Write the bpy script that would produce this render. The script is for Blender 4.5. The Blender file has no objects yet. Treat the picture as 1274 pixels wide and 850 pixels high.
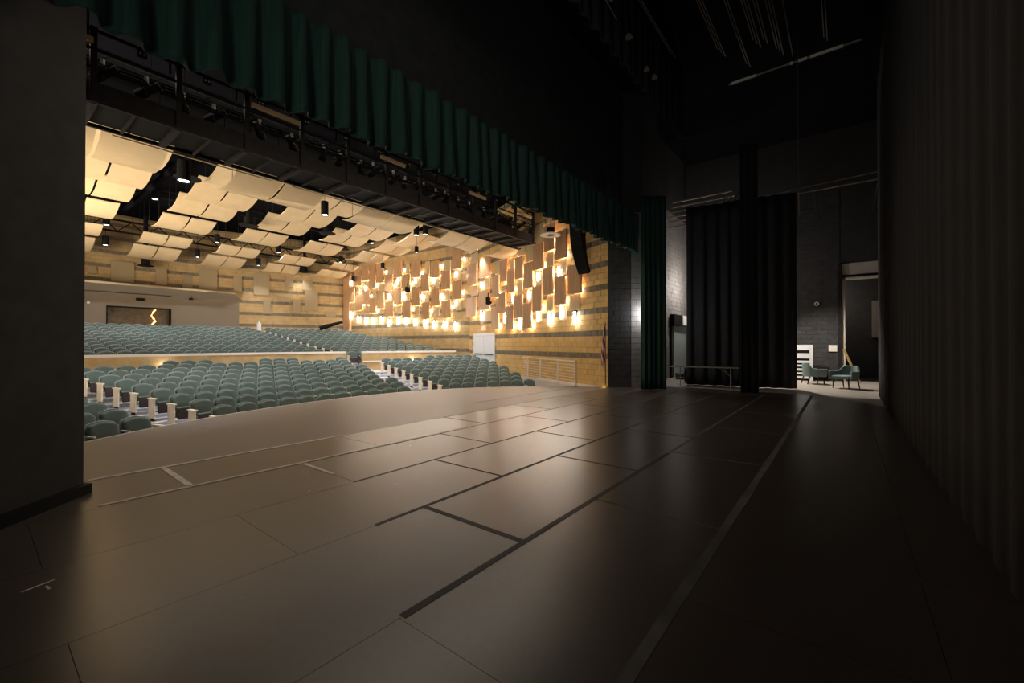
import bpy, bmesh, math, random
from mathutils import Vector, Matrix
random.seed(7)
C = bpy.context.scene.collection
PI = math.pi
R_ = math.radians

# ------------------------------------------------------------ camera
YAW, PIT, EYE = 0.664, 0.0065, 1.594
Fv = Vector((math.cos(YAW)*math.cos(PIT), math.sin(YAW)*math.cos(PIT), math.sin(PIT)))
Rv = Vector((math.sin(YAW), -math.cos(YAW), 0))
Uv = Rv.cross(Fv)
cd = bpy.data.cameras.new('camera'); cam = bpy.data.objects.new('camera', cd); C.objects.link(cam)
cd.sensor_width = 36; cd.lens = 15.0; cd.clip_start = 0.02; cd.clip_end = 200
cam.matrix_world = Matrix(((Rv.x, Uv.x, -Fv.x, 0), (Rv.y, Uv.y, -Fv.y, 0), (Rv.z, Uv.z, -Fv.z, EYE), (0, 0, 0, 1)))
sc = bpy.context.scene; sc.camera = cam
sc.view_settings.view_transform = 'Standard'; sc.view_settings.look = 'None'
sc.view_settings.gamma = 1; sc.view_settings.use_curve_mapping = False
sc.view_settings.exposure = 0.0
# ------------------------------------------------------------ world
W = bpy.data.worlds.new('world'); sc.world = W; W.use_nodes = True
W.node_tree.nodes['Background'].inputs[0].default_value = (.9, .95, 1, 1)
W.node_tree.nodes['Background'].inputs[1].default_value = 0.004

# ------------------------------------------------------------ lights
def lamp(kind, name, loc, power, col=(1, .9, .78), size=.3, size_y=None, target=None, spot=None, blend=.6, spread=None):
    l = bpy.data.lights.new(name, kind); l.energy = power; l.color = col
    if kind == 'AREA':
        l.size = size
        if spread: l.spread = R_(spread)
        if size_y: l.shape = 'RECTANGLE'; l.size_y = size_y
    elif kind in ('POINT', 'SPOT'): l.shadow_soft_size = size
    if kind == 'SPOT': l.spot_size = R_(spot or 90); l.spot_blend = blend
    o = bpy.data.objects.new(name, l); C.objects.link(o); o.location = loc
    if target is not None:
        o.rotation_euler = (Vector(target)-Vector(loc)).to_track_quat('-Z', 'Y').to_euler()
    return o
WARM = (1, .80, .55)
# auditorium: added fill areas that brighten the clouds, on the side of the hall that the near proscenium wall hides
lamp('AREA', 'hall_fill', (-4.5, 15, .6), 1600, (1, .88, .70), 3, 10, target=(6, 20, 10.5), spread=95)
lamp('AREA', 'hall_fill', (-4.5, 26, 2.0), 1700, (1, .87, .69), 3, 8, target=(9, 28, 10.5), spread=95)
lamp('AREA', 'catwalk_fill', (7.7, 13.2, 6.0), 260, (1, .92, .80), 12, .5, target=(8.2, 15.4, 0))  # unseen strip added below the catwalk to light the seats
lamp('AREA', 'apron_fill', (7.7, 8.0, 6.6), 160, (1, .86, .70), 9, .6, target=(7.7, 10.2, 0))  # unseen strip added behind the valance to light the apron
for hx in (5.0, 9.15, 13.05, 17.0):
    for hy in (22.6, 26.4, 29.9): lamp('SPOT', 'ceiling_fill', (hx, hy, 9.5), 620, (.95, .95, 1), .05, target=(hx, hy+.001, 0), spot=80)  # extra spots added above the cloud gaps to even out the seating light
# backstage
lamp('SPOT', 'wing_light', (21.0, 2.9, 4.6), 1250, (1, .93, .84), .12, target=(20.6, .3, 0), spot=110)
lamp('POINT', 'wing_light', (21.6, 5.3, 4.4), 230, (1, .93, .88), .15)
lamp('POINT', 'wing_light', (15.20, 5.68, 2.7), 42, (.95, .95, 1), .05)
lamp('AREA', 'stage_fill', (6, 1.0, 9.3), 30, (1, .96, .93), 9, 3, target=(7, 1.6, 0))  # ambient fill added to lift the blacks on stage
lamp('AREA', 'stage_fill', (-3, 1.2, 3.4), 15, (.96, 1, .97), 2, 2, target=(7, 6.0, 5.8), spread=70)  # narrow fill added to brighten the valance
lamp('AREA', 'gear_fill', (7.5, 12.3, 7.75), 40, (1, .92, .8), 16, .3, target=(7.5, 12.25, 0))  # unseen strip added to brighten the gear on the catwalk

lamp('POINT', 'dock_fill', (24.6, .8, 3.6), 45, (1, .9, .8), .1)  # small fill added to brighten the room behind the tall doorway
# ------------------------------------------------------------ materials
MATS = {}
def mat(name, col, rough=.6, metal=0, spec=.5, noise=0, nscale=8, bump=0, bscale=60, emit=None, estr=0, stretch=None, col2=None, coat=0):
    m = bpy.data.materials.new(name); m.use_nodes = True; nt = m.node_tree; N = nt.nodes; L = nt.links
    b = N['Principled BSDF']; b.inputs['Roughness'].default_value = rough; b.inputs['Metallic'].default_value = metal
    b.inputs['Specular IOR Level'].default_value = spec
    b.inputs['Base Color'].default_value = (*col, 1)
    if coat: b.inputs['Coat Weight'].default_value = coat
    if emit: b.inputs['Emission Color'].default_value = (*emit, 1); b.inputs['Emission Strength'].default_value = estr
    tc = None
    if noise or bump:
        tc = N.new('ShaderNodeTexCoord'); mp = N.new('ShaderNodeMapping'); L.new(tc.outputs['Object'], mp.inputs[0])
        if stretch: mp.inputs['Scale'].default_value = stretch
    if noise:
        n = N.new('ShaderNodeTexNoise'); n.inputs['Scale'].default_value = nscale; n.inputs['Detail'].default_value = 5
        L.new(mp.outputs[0], n.inputs['Vector'])
        cr = N.new('ShaderNodeValToRGB'); cr.color_ramp.elements[0].position = .3; cr.color_ramp.elements[1].position = .7
        c2 = col2 or tuple(min(1, c*(1+noise)) for c in col)
        c1 = col if col2 else tuple(c*(1-noise) for c in col)
        cr.color_ramp.elements[0].color = (*c1, 1); cr.color_ramp.elements[1].color = (*c2, 1)
        L.new(n.outputs['Fac'], cr.inputs[0]); L.new(cr.outputs[0], b.inputs['Base Color'])
    if bump:
        n2 = N.new('ShaderNodeTexNoise'); n2.inputs['Scale'].default_value = bscale; n2.inputs['Detail'].default_value = 4
        L.new(mp.outputs[0], n2.inputs['Vector'])
        bp = N.new('ShaderNodeBump'); bp.inputs['Strength'].default_value = bump; bp.inputs['Distance'].default_value = .02
        L.new(n2.outputs['Fac'], bp.inputs['Height']); L.new(bp.outputs[0], b.inputs['Normal'])
    MATS[name] = m; return m
mat('tan_block', (.57, .385, .175), .85, noise=.16, nscale=2.2, bump=.5, bscale=9)
mat('tan_block_warm', (.74, .47, .17), .85, noise=.14, nscale=2.2, bump=.5, bscale=9)
mat('dark_band', (.235, .185, .12), .85, noise=.3, nscale=5)
mat('mortar', (.36, .27, .15), .9)
mat('wood_veneer', (.72, .42, .21), .5, noise=1, nscale=3, stretch=(12, 12, .5), col2=(.48, .27, .13))
mat('light_veneer', (.66, .50, .28), .55, noise=.12, nscale=3, stretch=(10, 10, .5))
mat('cloud_maple', (.76, .56, .315), .5, noise=.06, nscale=2)
mat('felt_tan', (.43, .325, .185), .95, noise=.06, nscale=20)
mat('felt_grey', (.275, .215, .148), .95, noise=.08, nscale=25)
mat('booth_dark', (.15, .10, .05), .35, noise=.3, nscale=5)
mat('reflection_glow', (.9, .55, .2), .3, emit=(1, .62, .25), estr=2.0)
mat('seat_shell', (.27, .32, .295), .5)
mat('seat_green', (.092, .127, .110), .85, noise=.14, nscale=30, bump=.25, bscale=200)
mat('seat_under', (.045, .030, .026), .6)
mat('seat_edge', (.17, .22, .20), .7)
mat('arm_tan', (.62, .55, .42), .5)
mat('end_panel', (.90, .78, .58), .5, noise=.05, nscale=6)
mat('iron', (.03, .03, .03), .5, .3)
mat('concrete_pale', (.60, .60, .64), .55, noise=.06, nscale=3)
mat('walkway', (.62, .56, .48), .45, noise=.08, nscale=2)
mat('cap_cream', (.88, .82, .72), .4)
mat('black_steel', (.011, .010, .009), .6, spec=.15)
mat('brown_steel', (.024, .019, .017), .6, spec=.2, noise=.3, nscale=6)
mat('truss_black', (.014, .013, .012), .7, spec=.12)
mat('ceiling_black', (.007, .007, .009), .95, spec=.02)
mat('black_paint', (.040, .037, .035), .8, noise=.2, nscale=5)
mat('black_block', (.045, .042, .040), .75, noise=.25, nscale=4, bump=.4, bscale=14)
mat('black_mortar', (.02, .019, .018), .9)
mat('black_velour', (.034, .031, .030), .9, noise=.25, nscale=5, stretch=(6, 6, .4))
mat('green_velour', (.019, .064, .043), .75, noise=.3, nscale=4, stretch=(6, 6, .4))
mat('tape_black', (.010, .009, .008), .7)
mat('chalk_dust', (.27, .235, .205), .8, noise=.25, nscale=14)
mat('tape_dusty_sheen', (.11, .10, .09), .8, noise=.5, nscale=3)  # seam tape turned grey: dust, plus the sheen of black tape as colour
mat('tape_white', (.80, .75, .68), .7, noise=.15, nscale=9)
mat('steel_rail', (.85, .80, .70), .4, .1)
mat('beige_floor', (.42, .36, .30), .5, noise=.15, nscale=2)
mat('white_paint', (.80, .79, .77), .6)
mat('chair_teal', (.19, .26, .25), .8, noise=.12, nscale=25)
mat('chair_leg', (.015, .010, .008), .4)
mat('yellow_wood', (.50, .33, .12), .6)
mat('door_grey', (.85, .85, .86), .45)
mat('door_green', (.30, .34, .33), .5)
mat('lamp_white', (1, .9, .75), .4, emit=(1, .95, .86), estr=52)
mat('led_glow', (1, .9, .7), .4, emit=(1, .95, .85), estr=46)
mat('downlight_disc', (1, 1, 1), .4, emit=(.86, .92, 1), estr=9)
mat('sign_red', (.8, .25, .15), .5, emit=(1, .35, .2), estr=1.2)
mat('flag_red', (.55, .035, .03), .7); mat('flag_white', (.75, .70, .66), .7); mat('flag_blue', (.03, .035, .10), .7)
mat('gold', (.7, .5, .15), .3, .9)
mat('dark_wood', (.05, .03, .02), .5)
mat('glint_paint', (.75, .72, .68), .4)  # pale diffuse colour stands in for reflections on lenses and clamps
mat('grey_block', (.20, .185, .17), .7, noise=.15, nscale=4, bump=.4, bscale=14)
mat('disc_tan', (.30, .25, .20), .6)
mat('white_rim', (.7, .62, .5), .5)

def stage_mat():
    m = bpy.data.materials.new('stage_masonite'); m.use_nodes = True; nt = m.node_tree; N = nt.nodes; L = nt.links
    b = N['Principled BSDF']; g = N.new('ShaderNodeNewGeometry')
    n1 = N.new('ShaderNodeTexNoise'); n1.inputs['Scale'].default_value = 1.1; n1.inputs['Detail'].default_value = 8
    n2 = N.new('ShaderNodeTexNoise'); n2.inputs['Scale'].default_value = 22; n2.inputs['Detail'].default_value = 6
    for n in (n1, n2): L.new(g.outputs['Position'], n.inputs['Vector'])
    mx = N.new('ShaderNodeMath'); mx.operation = 'ADD'; L.new(n1.outputs['Fac'], mx.inputs[0]); L.new(n2.outputs['Fac'], mx.inputs[1])
    cr = N.new('ShaderNodeValToRGB'); e = cr.color_ramp.elements
    e[0].position = .35; e[0].color = (.5, .5, .5, 1); e[1].position = .65; e[1].color = (1, 1, 1, 1)
    hf = N.new('ShaderNodeMath'); hf.operation = 'MULTIPLY'; hf.inputs[1].default_value = .5
    L.new(mx.outputs[0], hf.inputs[0]); L.new(hf.outputs[0], cr.inputs[0])
    mc = N.new('ShaderNodeMixRGB'); mc.inputs[1].default_value = (.050, .037, .029, 1); mc.inputs[2].default_value = (.092, .070, .054, 1)
    L.new(cr.outputs[0], mc.inputs[0]); L.new(mc.outputs[0], b.inputs['Base Color'])
    mr = N.new('ShaderNodeMapRange'); mr.inputs['To Min'].default_value = .24; mr.inputs['To Max'].default_value = .37; b.inputs['Specular IOR Level'].default_value = .75
    L.new(hf.outputs[0], mr.inputs['Value']); L.new(mr.outputs[0], b.inputs['Roughness'])
    bp = N.new('ShaderNodeBump'); bp.inputs['Strength'].default_value = .025; bp.inputs['Distance'].default_value = .002
    L.new(n2.outputs['Fac'], bp.inputs['Height']); L.new(bp.outputs[0], b.inputs['Normal'])
    MATS['stage_masonite'] = m
stage_mat()
def apron_mat():
    m = MATS['stage_masonite'].copy(); m.name = 'stage_apron_board'
    for n in m.node_tree.nodes:
        if n.type == 'MIX_RGB': n.inputs[1].default_value = (.10, .076, .060, 1); n.inputs[2].default_value = (.18, .142, .115, 1)
        if n.type == 'MAP_RANGE': n.inputs['To Min'].default_value = .34; n.inputs['To Max'].default_value = .5
    MATS['stage_apron'] = m
apron_mat()

# ------------------------------------------------------------ helpers
class MB:
    def __init__(s): s.v = []; s.f = []; s.mi = []
    def poly(s, pts, mi=0):
        n = len(s.v); s.v += [tuple(p) for p in pts]; s.f.append(tuple(range(n, n+len(pts)))); s.mi.append(mi)
    def raw(s, vs, fs, mi=0):
        n = len(s.v); s.v += [tuple(p) for p in vs]
        for f in fs: s.f.append(tuple(i+n for i in f)); s.mi.append(mi)
    def box(s, a, b, M=None, mi=0):
        x0, y0, z0 = a; x1, y1, z1 = b
        vs = [Vector(p) for p in ((x0,y0,z0),(x1,y0,z0),(x1,y1,z0),(x0,y1,z0),(x0,y0,z1),(x1,y0,z1),(x1,y1,z1),(x0,y1,z1))]
        if M: vs = [M @ v for v in vs]
        s.raw(vs, [(0,3,2,1),(4,5,6,7),(0,1,5,4),(1,2,6,5),(2,3,7,6),(3,0,4,7)], mi)
    def bar(s, p, q, w=.04, h=None, mi=0, roll=0):
        p = Vector(p); q = Vector(q); d = q-p; L = d.length
        if L < 1e-6: return
        M = Matrix.Translation(p) @ d.to_track_quat('Z', 'Y').to_matrix().to_4x4() @ Matrix.Rotation(roll, 4, 'Z')
        h = h or w; s.box((-w/2, -h/2, 0), (w/2, h/2, L), M, mi)
    def tube(s, pts, r=.02, n=8, mi=0, cap=True):
        pts = [Vector(p) for p in pts]; rings = []
        for i, p in enumerate(pts):
            d = (pts[min(i+1, len(pts)-1)]-pts[max(i-1, 0)]).normalized()
            q = d.to_track_quat('Z', 'Y'); rr = r[i] if isinstance(r, (list, tuple)) else r
            rings.append([p+q @ Vector((rr*math.cos(2*PI*k/n), rr*math.sin(2*PI*k/n), 0)) for k in range(n)])
        vs = [v for g in rings for v in g]; fs = []
        for i in range(len(rings)-1):
            for k in range(n): fs.append((i*n+k, i*n+(k+1) % n, (i+1)*n+(k+1) % n, (i+1)*n+k))
        if cap: fs.append(tuple(range(n-1, -1, -1))); fs.append(tuple((len(rings)-1)*n+k for k in range(n)))
        s.raw(vs, fs, mi)
    def prism(s, pts, z0, z1, mi=0):
        n = len(pts); vs = [(x, y, z0) for x, y in pts]+[(x, y, z1) for x, y in pts]
        s.raw(vs, [tuple(range(n-1, -1, -1)), tuple(range(n, 2*n))]+[(i, (i+1) % n, n+(i+1) % n, n+i) for i in range(n)], mi)
    def lathe(s, prof, n=16, M=None, mi=0):
        vs = []; fs = []
        for r, z in prof:
            for k in range(n): vs.append(Vector((r*math.cos(2*PI*k/n), r*math.sin(2*PI*k/n), z)))
        if M: vs = [M @ v for v in vs]
        for i in range(len(prof)-1):
            for k in range(n): fs.append((i*n+k, i*n+(k+1) % n, (i+1)*n+(k+1) % n, (i+1)*n+k))
        s.raw(vs, fs, mi)
    def build(s, name, mats, parent=None, bevel=0, smooth=False):
        me = bpy.data.meshes.new(name); me.from_pydata(s.v, [], s.f)
        if isinstance(mats, str): mats = [mats]
        for m in mats: me.materials.append(MATS[m])
        for p, i in zip(me.polygons, s.mi): p.material_index = i; p.use_smooth = smooth
        bm = bmesh.new(); bm.from_mesh(me); bmesh.ops.recalc_face_normals(bm, faces=bm.faces)
        if bevel: bmesh.ops.bevel(bm, geom=[e for e in bm.edges], offset=bevel, segments=1, affect='EDGES', clamp_overlap=True)
        bm.to_mesh(me); bm.free(); me.update()
        o = bpy.data.objects.new(name, me); C.objects.link(o)
        if parent: o.parent = parent
        return o
def tag(o, label=None, cat=None, group=None, kind=None):
    if label: o['label'] = label
    if cat: o['category'] = cat
    if group: o['group'] = group
    if kind: o['kind'] = kind
    return o
def thing(name, label, cat, loc=(0, 0, 0), rz=0, group=None):
    o = bpy.data.objects.new(name, None); C.objects.link(o); o.empty_display_size = .1
    o.location = loc; o.rotation_euler = (0, 0, rz); return tag(o, label, cat, group)
def dup(o, loc=None, rz=None, label=None, parent=None):
    c = o.copy(); C.objects.link(c)
    if loc is not None: c.location = loc
    if rz is not None: c.rotation_euler = (0, 0, rz)
    if label: c['label'] = label
    if parent is not None: c.parent = parent
    for ch in KIDS[o]: dup(ch, parent=c)
    return c
KIDS = {}
def reg(o):
    KIDS[o] = [c for c in bpy.data.objects if c.parent == o]
    for c in KIDS[o]: reg(c)
ORD = ['zeroth', 'first', 'second', 'third', 'fourth', 'fifth', 'sixth', 'seventh', 'eighth', 'ninth', 'tenth', 'eleventh', 'twelfth', 'thirteenth', 'fourteenth', 'fifteenth', 'sixteenth', 'seventeenth', 'eighteenth', 'nineteenth', 'twentieth', 'twenty-first', 'twenty-second', 'twenty-third', 'twenty-fourth', 'twenty-fifth', 'twenty-sixth', 'twenty-seventh', 'twenty-eighth', 'twenty-ninth', 'thirtieth']
def S(o): return tag(o, kind='structure')

# ============================================================ SETTING: stage floor
X0, Y0, U1 = 2.778, 2.05, 1.2192
STG_X1 = 16.35
sub = MB(); sub.box((-4, -4.2, -.30), (STG_X1, 6.93, -.012)); floor = S(sub.build('floor', 'black_paint'))
def cut_panel(x0, x1, y0, y1):
    m = MB(); g = .0016; m.box((x0+g, y0+g, -.012), (x1-g, y1-g, 0)); return m.build('floor_panel', 'stage_masonite', floor)
for g in range(-4, 4):
    y0 = Y0+g*U1; y1 = y0+U1
    k = -6 if g % 2 == 0 else -7
    while True:
        xa = X0+k*U1; xb = xa+2*U1; k += 2
        if xa > STG_X1-.05: break
        xa = max(xa, -4); xb = min(xb, STG_X1)
        if xb-xa > .05: cut_panel(xa, xb, y0, y1)
# apron
AC, AR = (7.5, .75), 11.0
def arc_y(x): return AC[1]+math.sqrt(max(0, AR*AR-(x-AC[0])**2))
pts = [(.62, 6.93)]; xs = [.62+i*(14.18-.62)/60 for i in range(61)]
edge = [(x, arc_y(x)) for x in xs]
edge = [(x, y-(max(0, x-9.5)/4.68)**1.6*1.27) for x, y in edge]
ap = MB(); ap.prism([(.62, 6.93)]+edge+[(14.74, 6.97), (14.74, 6.93)], -.06, 0)
apron = S(ap.build('floor_apron', 'stage_apron'))
m = MB()
for (a, b) in zip(edge[:-1], edge[1:]):
    m.poly([(a[0], a[1], -1.0), (b[0], b[1], -1.0), (b[0], b[1], -.05), (a[0], a[1], -.05)])
S(m.build('trim_stage_front', 'light_veneer'))
m = MB()
for (a, b) in zip(edge[:-1], edge[1:]):
    m.prism([(a[0], a[1]-.015), (b[0], b[1]-.015), (b[0], b[1]+.022), (a[0], a[1]+.022)], -.06, .004)
S(m.build('trim_stage_nosing', 'cap_cream'))
# gaffer tape on seams
def tape(p, q, w, matn, label=None, z=.0018):
    m = MB(); p = Vector((*p, 0)); q = Vector((*q, 0)); d = (q-p).normalized(); n = Vector((-d.y, d.x, 0))*w/2
    N_ = max(1, int((q-p).length/.5)); rr = random.Random(int(p.x*100+q.y*77))
    pr = []
    for i in range(N_+1):
        c = p.lerp(q, i/N_); j = n*(1+rr.uniform(-.10, .10)); pr.append((c-j, c+j))
    for (a, b), (c2, d2) in zip(pr[:-1], pr[1:]):
        vs = [Vector((v.x, v.y, zz)) for zz in (0, z) for v in (a, c2, d2, b)]
        m.raw(vs, [(0, 3, 2, 1), (4, 5, 6, 7), (0, 1, 5, 4), (1, 2, 6, 5), (2, 3, 7, 6), (3, 0, 4, 7)])
    return m.build('seam_tape', matn, floor)
def gy(j): return Y0+j*U1
def gx(i): return X0+i*U1
tape((gx(-1)+.02, gy(0)), (gx(2.9), gy(0)), .060, 'tape_black'); tape((gx(2.9), gy(0)), (15.9, gy(0)), .05, 'tape_dusty_sheen')
tape((gx(-.45), gy(1)), (gx(4.6), gy(1)), .050, 'tape_black'); tape((gx(4.6), gy(1)), (16.1, gy(1)), .05, 'tape_dusty_sheen')
tape((gx(0), gy(2)), (gx(7.2), gy(2)), .036, 'tape_black'); tape((gx(7.2), gy(2)), (16.2, gy(2)), .04, 'tape_dusty_sheen')
tape((gx(1.1), gy(3)), (gx(7.0), gy(3)), .026, 'tape_black'); tape((gx(7), gy(3)), (15.2, gy(3)), .045, 'tape_dusty_sheen')
tape((gx(3), gy(4)+.0), (gx(8.5), gy(4)), .02, 'tape_black')
tape((8.4, 7.95), (13.4, 7.95), .02, 'tape_black')
tape((gx(-1.0), gy(-1)), (16.1, gy(-1)), .075, 'tape_dusty_sheen')
for i, j in [(0, 0), (2, 0), (4, 0)]: tape((gx(i), gy(j)+.02), (gx(i), gy(j+1)-.02), .055 if i == 0 else .04, 'tape_black')
for i, j in [(1, 1), (3, 1), (5, 1)]: tape((gx(i), gy(j)+.02), (gx(i), gy(j+1)-.02), .034, 'tape_black')
for i, j in [(2, 2), (4, 2), (6, 2), (3, 3), (5, 3), (7, 3)]: tape((gx(i), gy(j)+.02), (gx(i), gy(j+1)-.02), .026, 'tape_black')
for i, j in [(1, -1), (3, -1), (5, -1), (7, -1), (6, 0), (8, 0), (7, 1), (9, 1), (8, 2)]: tape((gx(i), gy(j)+.03), (gx(i), gy(j+1)-.03), .032, 'tape_dusty_sheen')
# white marking tapes
for p, q, w in [((.88, 6.985), (4.02, 6.94), .055), ((.80, 5.80), (5.2, 5.735), .05), ((1.56, 5.84), (1.57, 6.93), .062), ((2.78, 4.95), (2.78, 5.70), .05), ((4.02, 6.90), (4.0, 6.35), .03)]:
    o = tape(p, q, w, 'tape_white', z=.0045); o.name = 'marking_tape'
for i, (x, y, a, l) in enumerate([(.30, 4.2, .3, .16), (.335, 4.12, 1.7, .07), (1.75, -.42, 1.2, .07), (1.80, -.44, -.3, .06), (3.0, 4.0, .5, .04), (2.3, 4.6, 2, .03), (4.3, 5.4, 1, .05)]):
    m = MB(); m.box((-l/2, -.007, 0), (l/2, .007, .003), Matrix.Translation((x, y, 0)) @ Matrix.Rotation(a, 4, 'Z'))
    tag(m.build('tape_scrap', 'tape_white'), 'pale scrap of tape on the dark stage floor, '+['left of the frame by the column', 'tip of the L by the column', 'bottom right of the frame', 'crossing piece at bottom right', 'in the middle of the left half', 'small one near the dark seam', 'near the white marking line'][i], 'tape')
m = MB(); rr = random.Random(9); pts_ = []
for k in range(26):
    a = k/26*2*PI; q = .75+.4*rr.random(); pts_.append((2.98+.42*q*math.cos(a), 9.55+.13*q*math.sin(a)))
m.prism(pts_, 0, .0008); tag(m.build('chalk_smudge', 'chalk_dust'), 'pale dusty smudge on the stage apron near the left front edge', 'stain')
# beige wing floor
m = MB(); m.box((STG_X1+.004, -4.2, -.3), (24.5, 6.6, -.004)); S(m.build('floor_wing', 'beige_floor'))

# ============================================================ auditorium floors
PC = Vector((7.74, -3.6))
def pol(r, th): return (PC.x+r*math.sin(th), PC.y+r*math.cos(th))
RL0 = Vector((14.17, 8.03)); RD = Vector((5.65, 8.84)).normalized(); RN = Vector((RD.y, -RD.x))   # rail line, RN points to the wall
def rail_side(x, y): return (Vector((x, y))-RL0).dot(RN)
def ring(m, r0, r1, z, t0, t1, n=40, zb=None):
    zb = z-.5 if zb is None else zb
    for i in range(n):
        a = t0+(t1-t0)*i/n; b = t0+(t1-t0)*(i+1)/n
        P = [pol(r0, a), pol(r0, b), pol(r1, b), pol(r1, a)]
        m.poly([(*p, z) for p in P]); m.poly([(*P[0], zb), (*P[1], zb), (*P[1], z), (*P[0], z)])
def th_rail(r):
    t = 0
    while t < .8:
        x, y = pol(r, t)
        if rail_side(x, y) > -.02: return t
        t += .004
    return t
RK = lambda k: 16.37+.9*k
ZK = lambda k: -.80+.101*k
m = MB(); m.poly([(-4, 8, -.81), (20, 8, -.81), (20, 16, -.81), (-4, 16, -.81)])
for k in range(0, 10):
    ring(m, RK(k)-.45, RK(k)+.45, ZK(k), -.85, th_rail(RK(k)), zb=ZK(k)-.12)
ring(m, RK(9)+.45, 25.75, .12, -.7, .46, zb=0)
S(m.build('floor_auditorium', 'concrete_pale'))
RJ = lambda j: 26.4+.9*j
ZJ = lambda j: .34+.136*j
m = MB()
for j in range(13):
    r = RJ(j); tm = math.asin(min(1, (19.65-PC.x)/r)); ring(m, r-.45, r+.45, ZJ(j), -.42, tm, zb=ZJ(j)-.2)
ring(m, RJ(12)+.45, 40.5, ZJ(12), -.42, .36, zb=1.5)
S(m.build('floor_rear_tier', 'concrete_pale'))
# side walkway at stage level
W1A = Vector((14.74, 6.97)); W1D = Vector((math.sin(R_(23)), math.cos(R_(23)))); W1N = Vector((-W1D.y, W1D.x))  # N toward the hall
K2 = Vector((19.9, 18.9))
m = MB(); e1 = RL0+RD*12.2
m.prism([tuple(RL0), (14.74, 6.97), (19.9, 18.9), (19.9, 20.2), tuple(e1)], -.85, -.002); S(m.build('floor_walkway', 'walkway'))
# parapet between the tiers
def wall_arc(name, r0, r1, z0, z1, t0, t1, matn, n=30):
    m = MB()
    for i in range(n):
        a = t0+(t1-t0)*i/n; b = t0+(t1-t0)*(i+1)/n
        m.prism([pol(r0, a), pol(r0, b), pol(r1, b), pol(r1, a)], z0, z1)
    return m.build(name, matn)
for (a, b) in ((-28, 11.43), (13.45, 26.2)):
    p = S(wall_arc('wall_parapet', 25.72, 25.92, 0, 1.10, R_(a), R_(b), 'tan_block'))
    c = wall_arc('coping', 25.66, 25.98, 1.10, 1.20, R_(a), R_(b), 'cap_cream'); c.parent = p
    c = wall_arc('lower_coping', 25.60, 25.72, .60, .66, R_(a), R_(b), 'cap_cream'); c.parent = p

# ============================================================ walls of the hall
def P3(o, d, s, n=0): v = o+d*s; nn = Vector((-d.y, d.x)); return v+nn*n
BANDS = [1.22+.872*i for i in range(0, 10)]
def wall_panel_box(m, o, d, s0, s1, z0, z1, n0, n1, mi=0):
    nn = Vector((-d.y, d.x)); P = [o+d*s0+nn*n0, o+d*s1+nn*n0, o+d*s1+nn*n1, o+d*s0+nn*n1]
    m.prism([tuple(p) for p in P], z0, z1, mi)
def masonry(wname, o, d, L, z0, z1, bmat, nsign=1, blocks=(0, 0), single=(0, 0, 0), blen=.40, bh=.218, skip=None):
    """backing wall; blocks in running bond as real geometry up to s=blocks[0], single ones up to single"""
    m = MB(); wall_panel_box(m, o, d, 0, L, z0, z1, -.25*nsign, 0); w = S(m.build(wname, 'mortar' if bmat != 'black_block' else 'black_mortar'))
    rows = int((z1-z0)/bh); mj = MB()
    for r in range(rows):
        zb = z0+r*bh; band = any(abs(zb+bh/2-b) < bh*.5 for b in BANDS) and bmat != 'black_block'
        s = -(.5*blen if r % 2 else 0)
        while s < L:
            a = max(0, s)+.006; b = min(L, s+blen)-.006; s += blen
            if b-a < .05: continue
            if skip and skip(a, b, zb, zb+bh): continue
            t = .020+random.uniform(-.004, .004)
            if band: t -= .008
            if a < single[0] and single[1] <= zb < single[2]:
                q = MB(); wall_panel_box(q, o, d, a, b, zb+.006, zb+bh-.006, 0, t*nsign)
                q.build('dark_block' if band else 'block', 'dark_band' if band else bmat, w)
            else: wall_panel_box(mj, o, d, a, b, zb+.006, zb+bh-.006, 0, t*nsign, 1 if band else 0)
    if mj.v: tag(mj.build('block_courses', [bmat, 'dark_band'], w), kind='stuff')
    return w
door_skip = lambda a, b, z0, z1: (b > 9.42 and a < 12.28 and z1 < 2.3 and z0 > -.1)
wall_right = masonry('wall_right', W1A, W1D, 13.0, -.05, 9.2, 'tan_block_warm', single=(3.25, .0, 4.9), skip=door_skip)
D2 = Vector((-.5, 13.9)).normalized()
wall_rr = masonry('wall_right_rear', K2, D2, 13.95, -.2, 9.6, 'tan_block', blen=.6)
B0 = Vector((9.5, 36.2)); BD = Vector((9.9, -3.4)).normalized()
wall_br = masonry('wall_back_right', B0, BD, 10.47, 1.6, 9.8, 'tan_block', nsign=-1, blen=.8, bh=.218)
BL0 = Vector((-6, 36.2)); wall_bl = masonry('wall_back', BL0, Vector((1, 0)), 15.5, 1.6, 9.8, 'tan_block', nsign=-1, blen=.8, bh=.218)
m = MB(); m.box((-6.3, 6.9, -1), (-6, 36.2, 10)); S(m.build('wall_left', 'tan_block'))
m = MB(); m.box((-6.3, 6.9, 9.9), (24.5, 37, 10.1)); S(m.build('ceiling', 'ceiling_black'))
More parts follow.
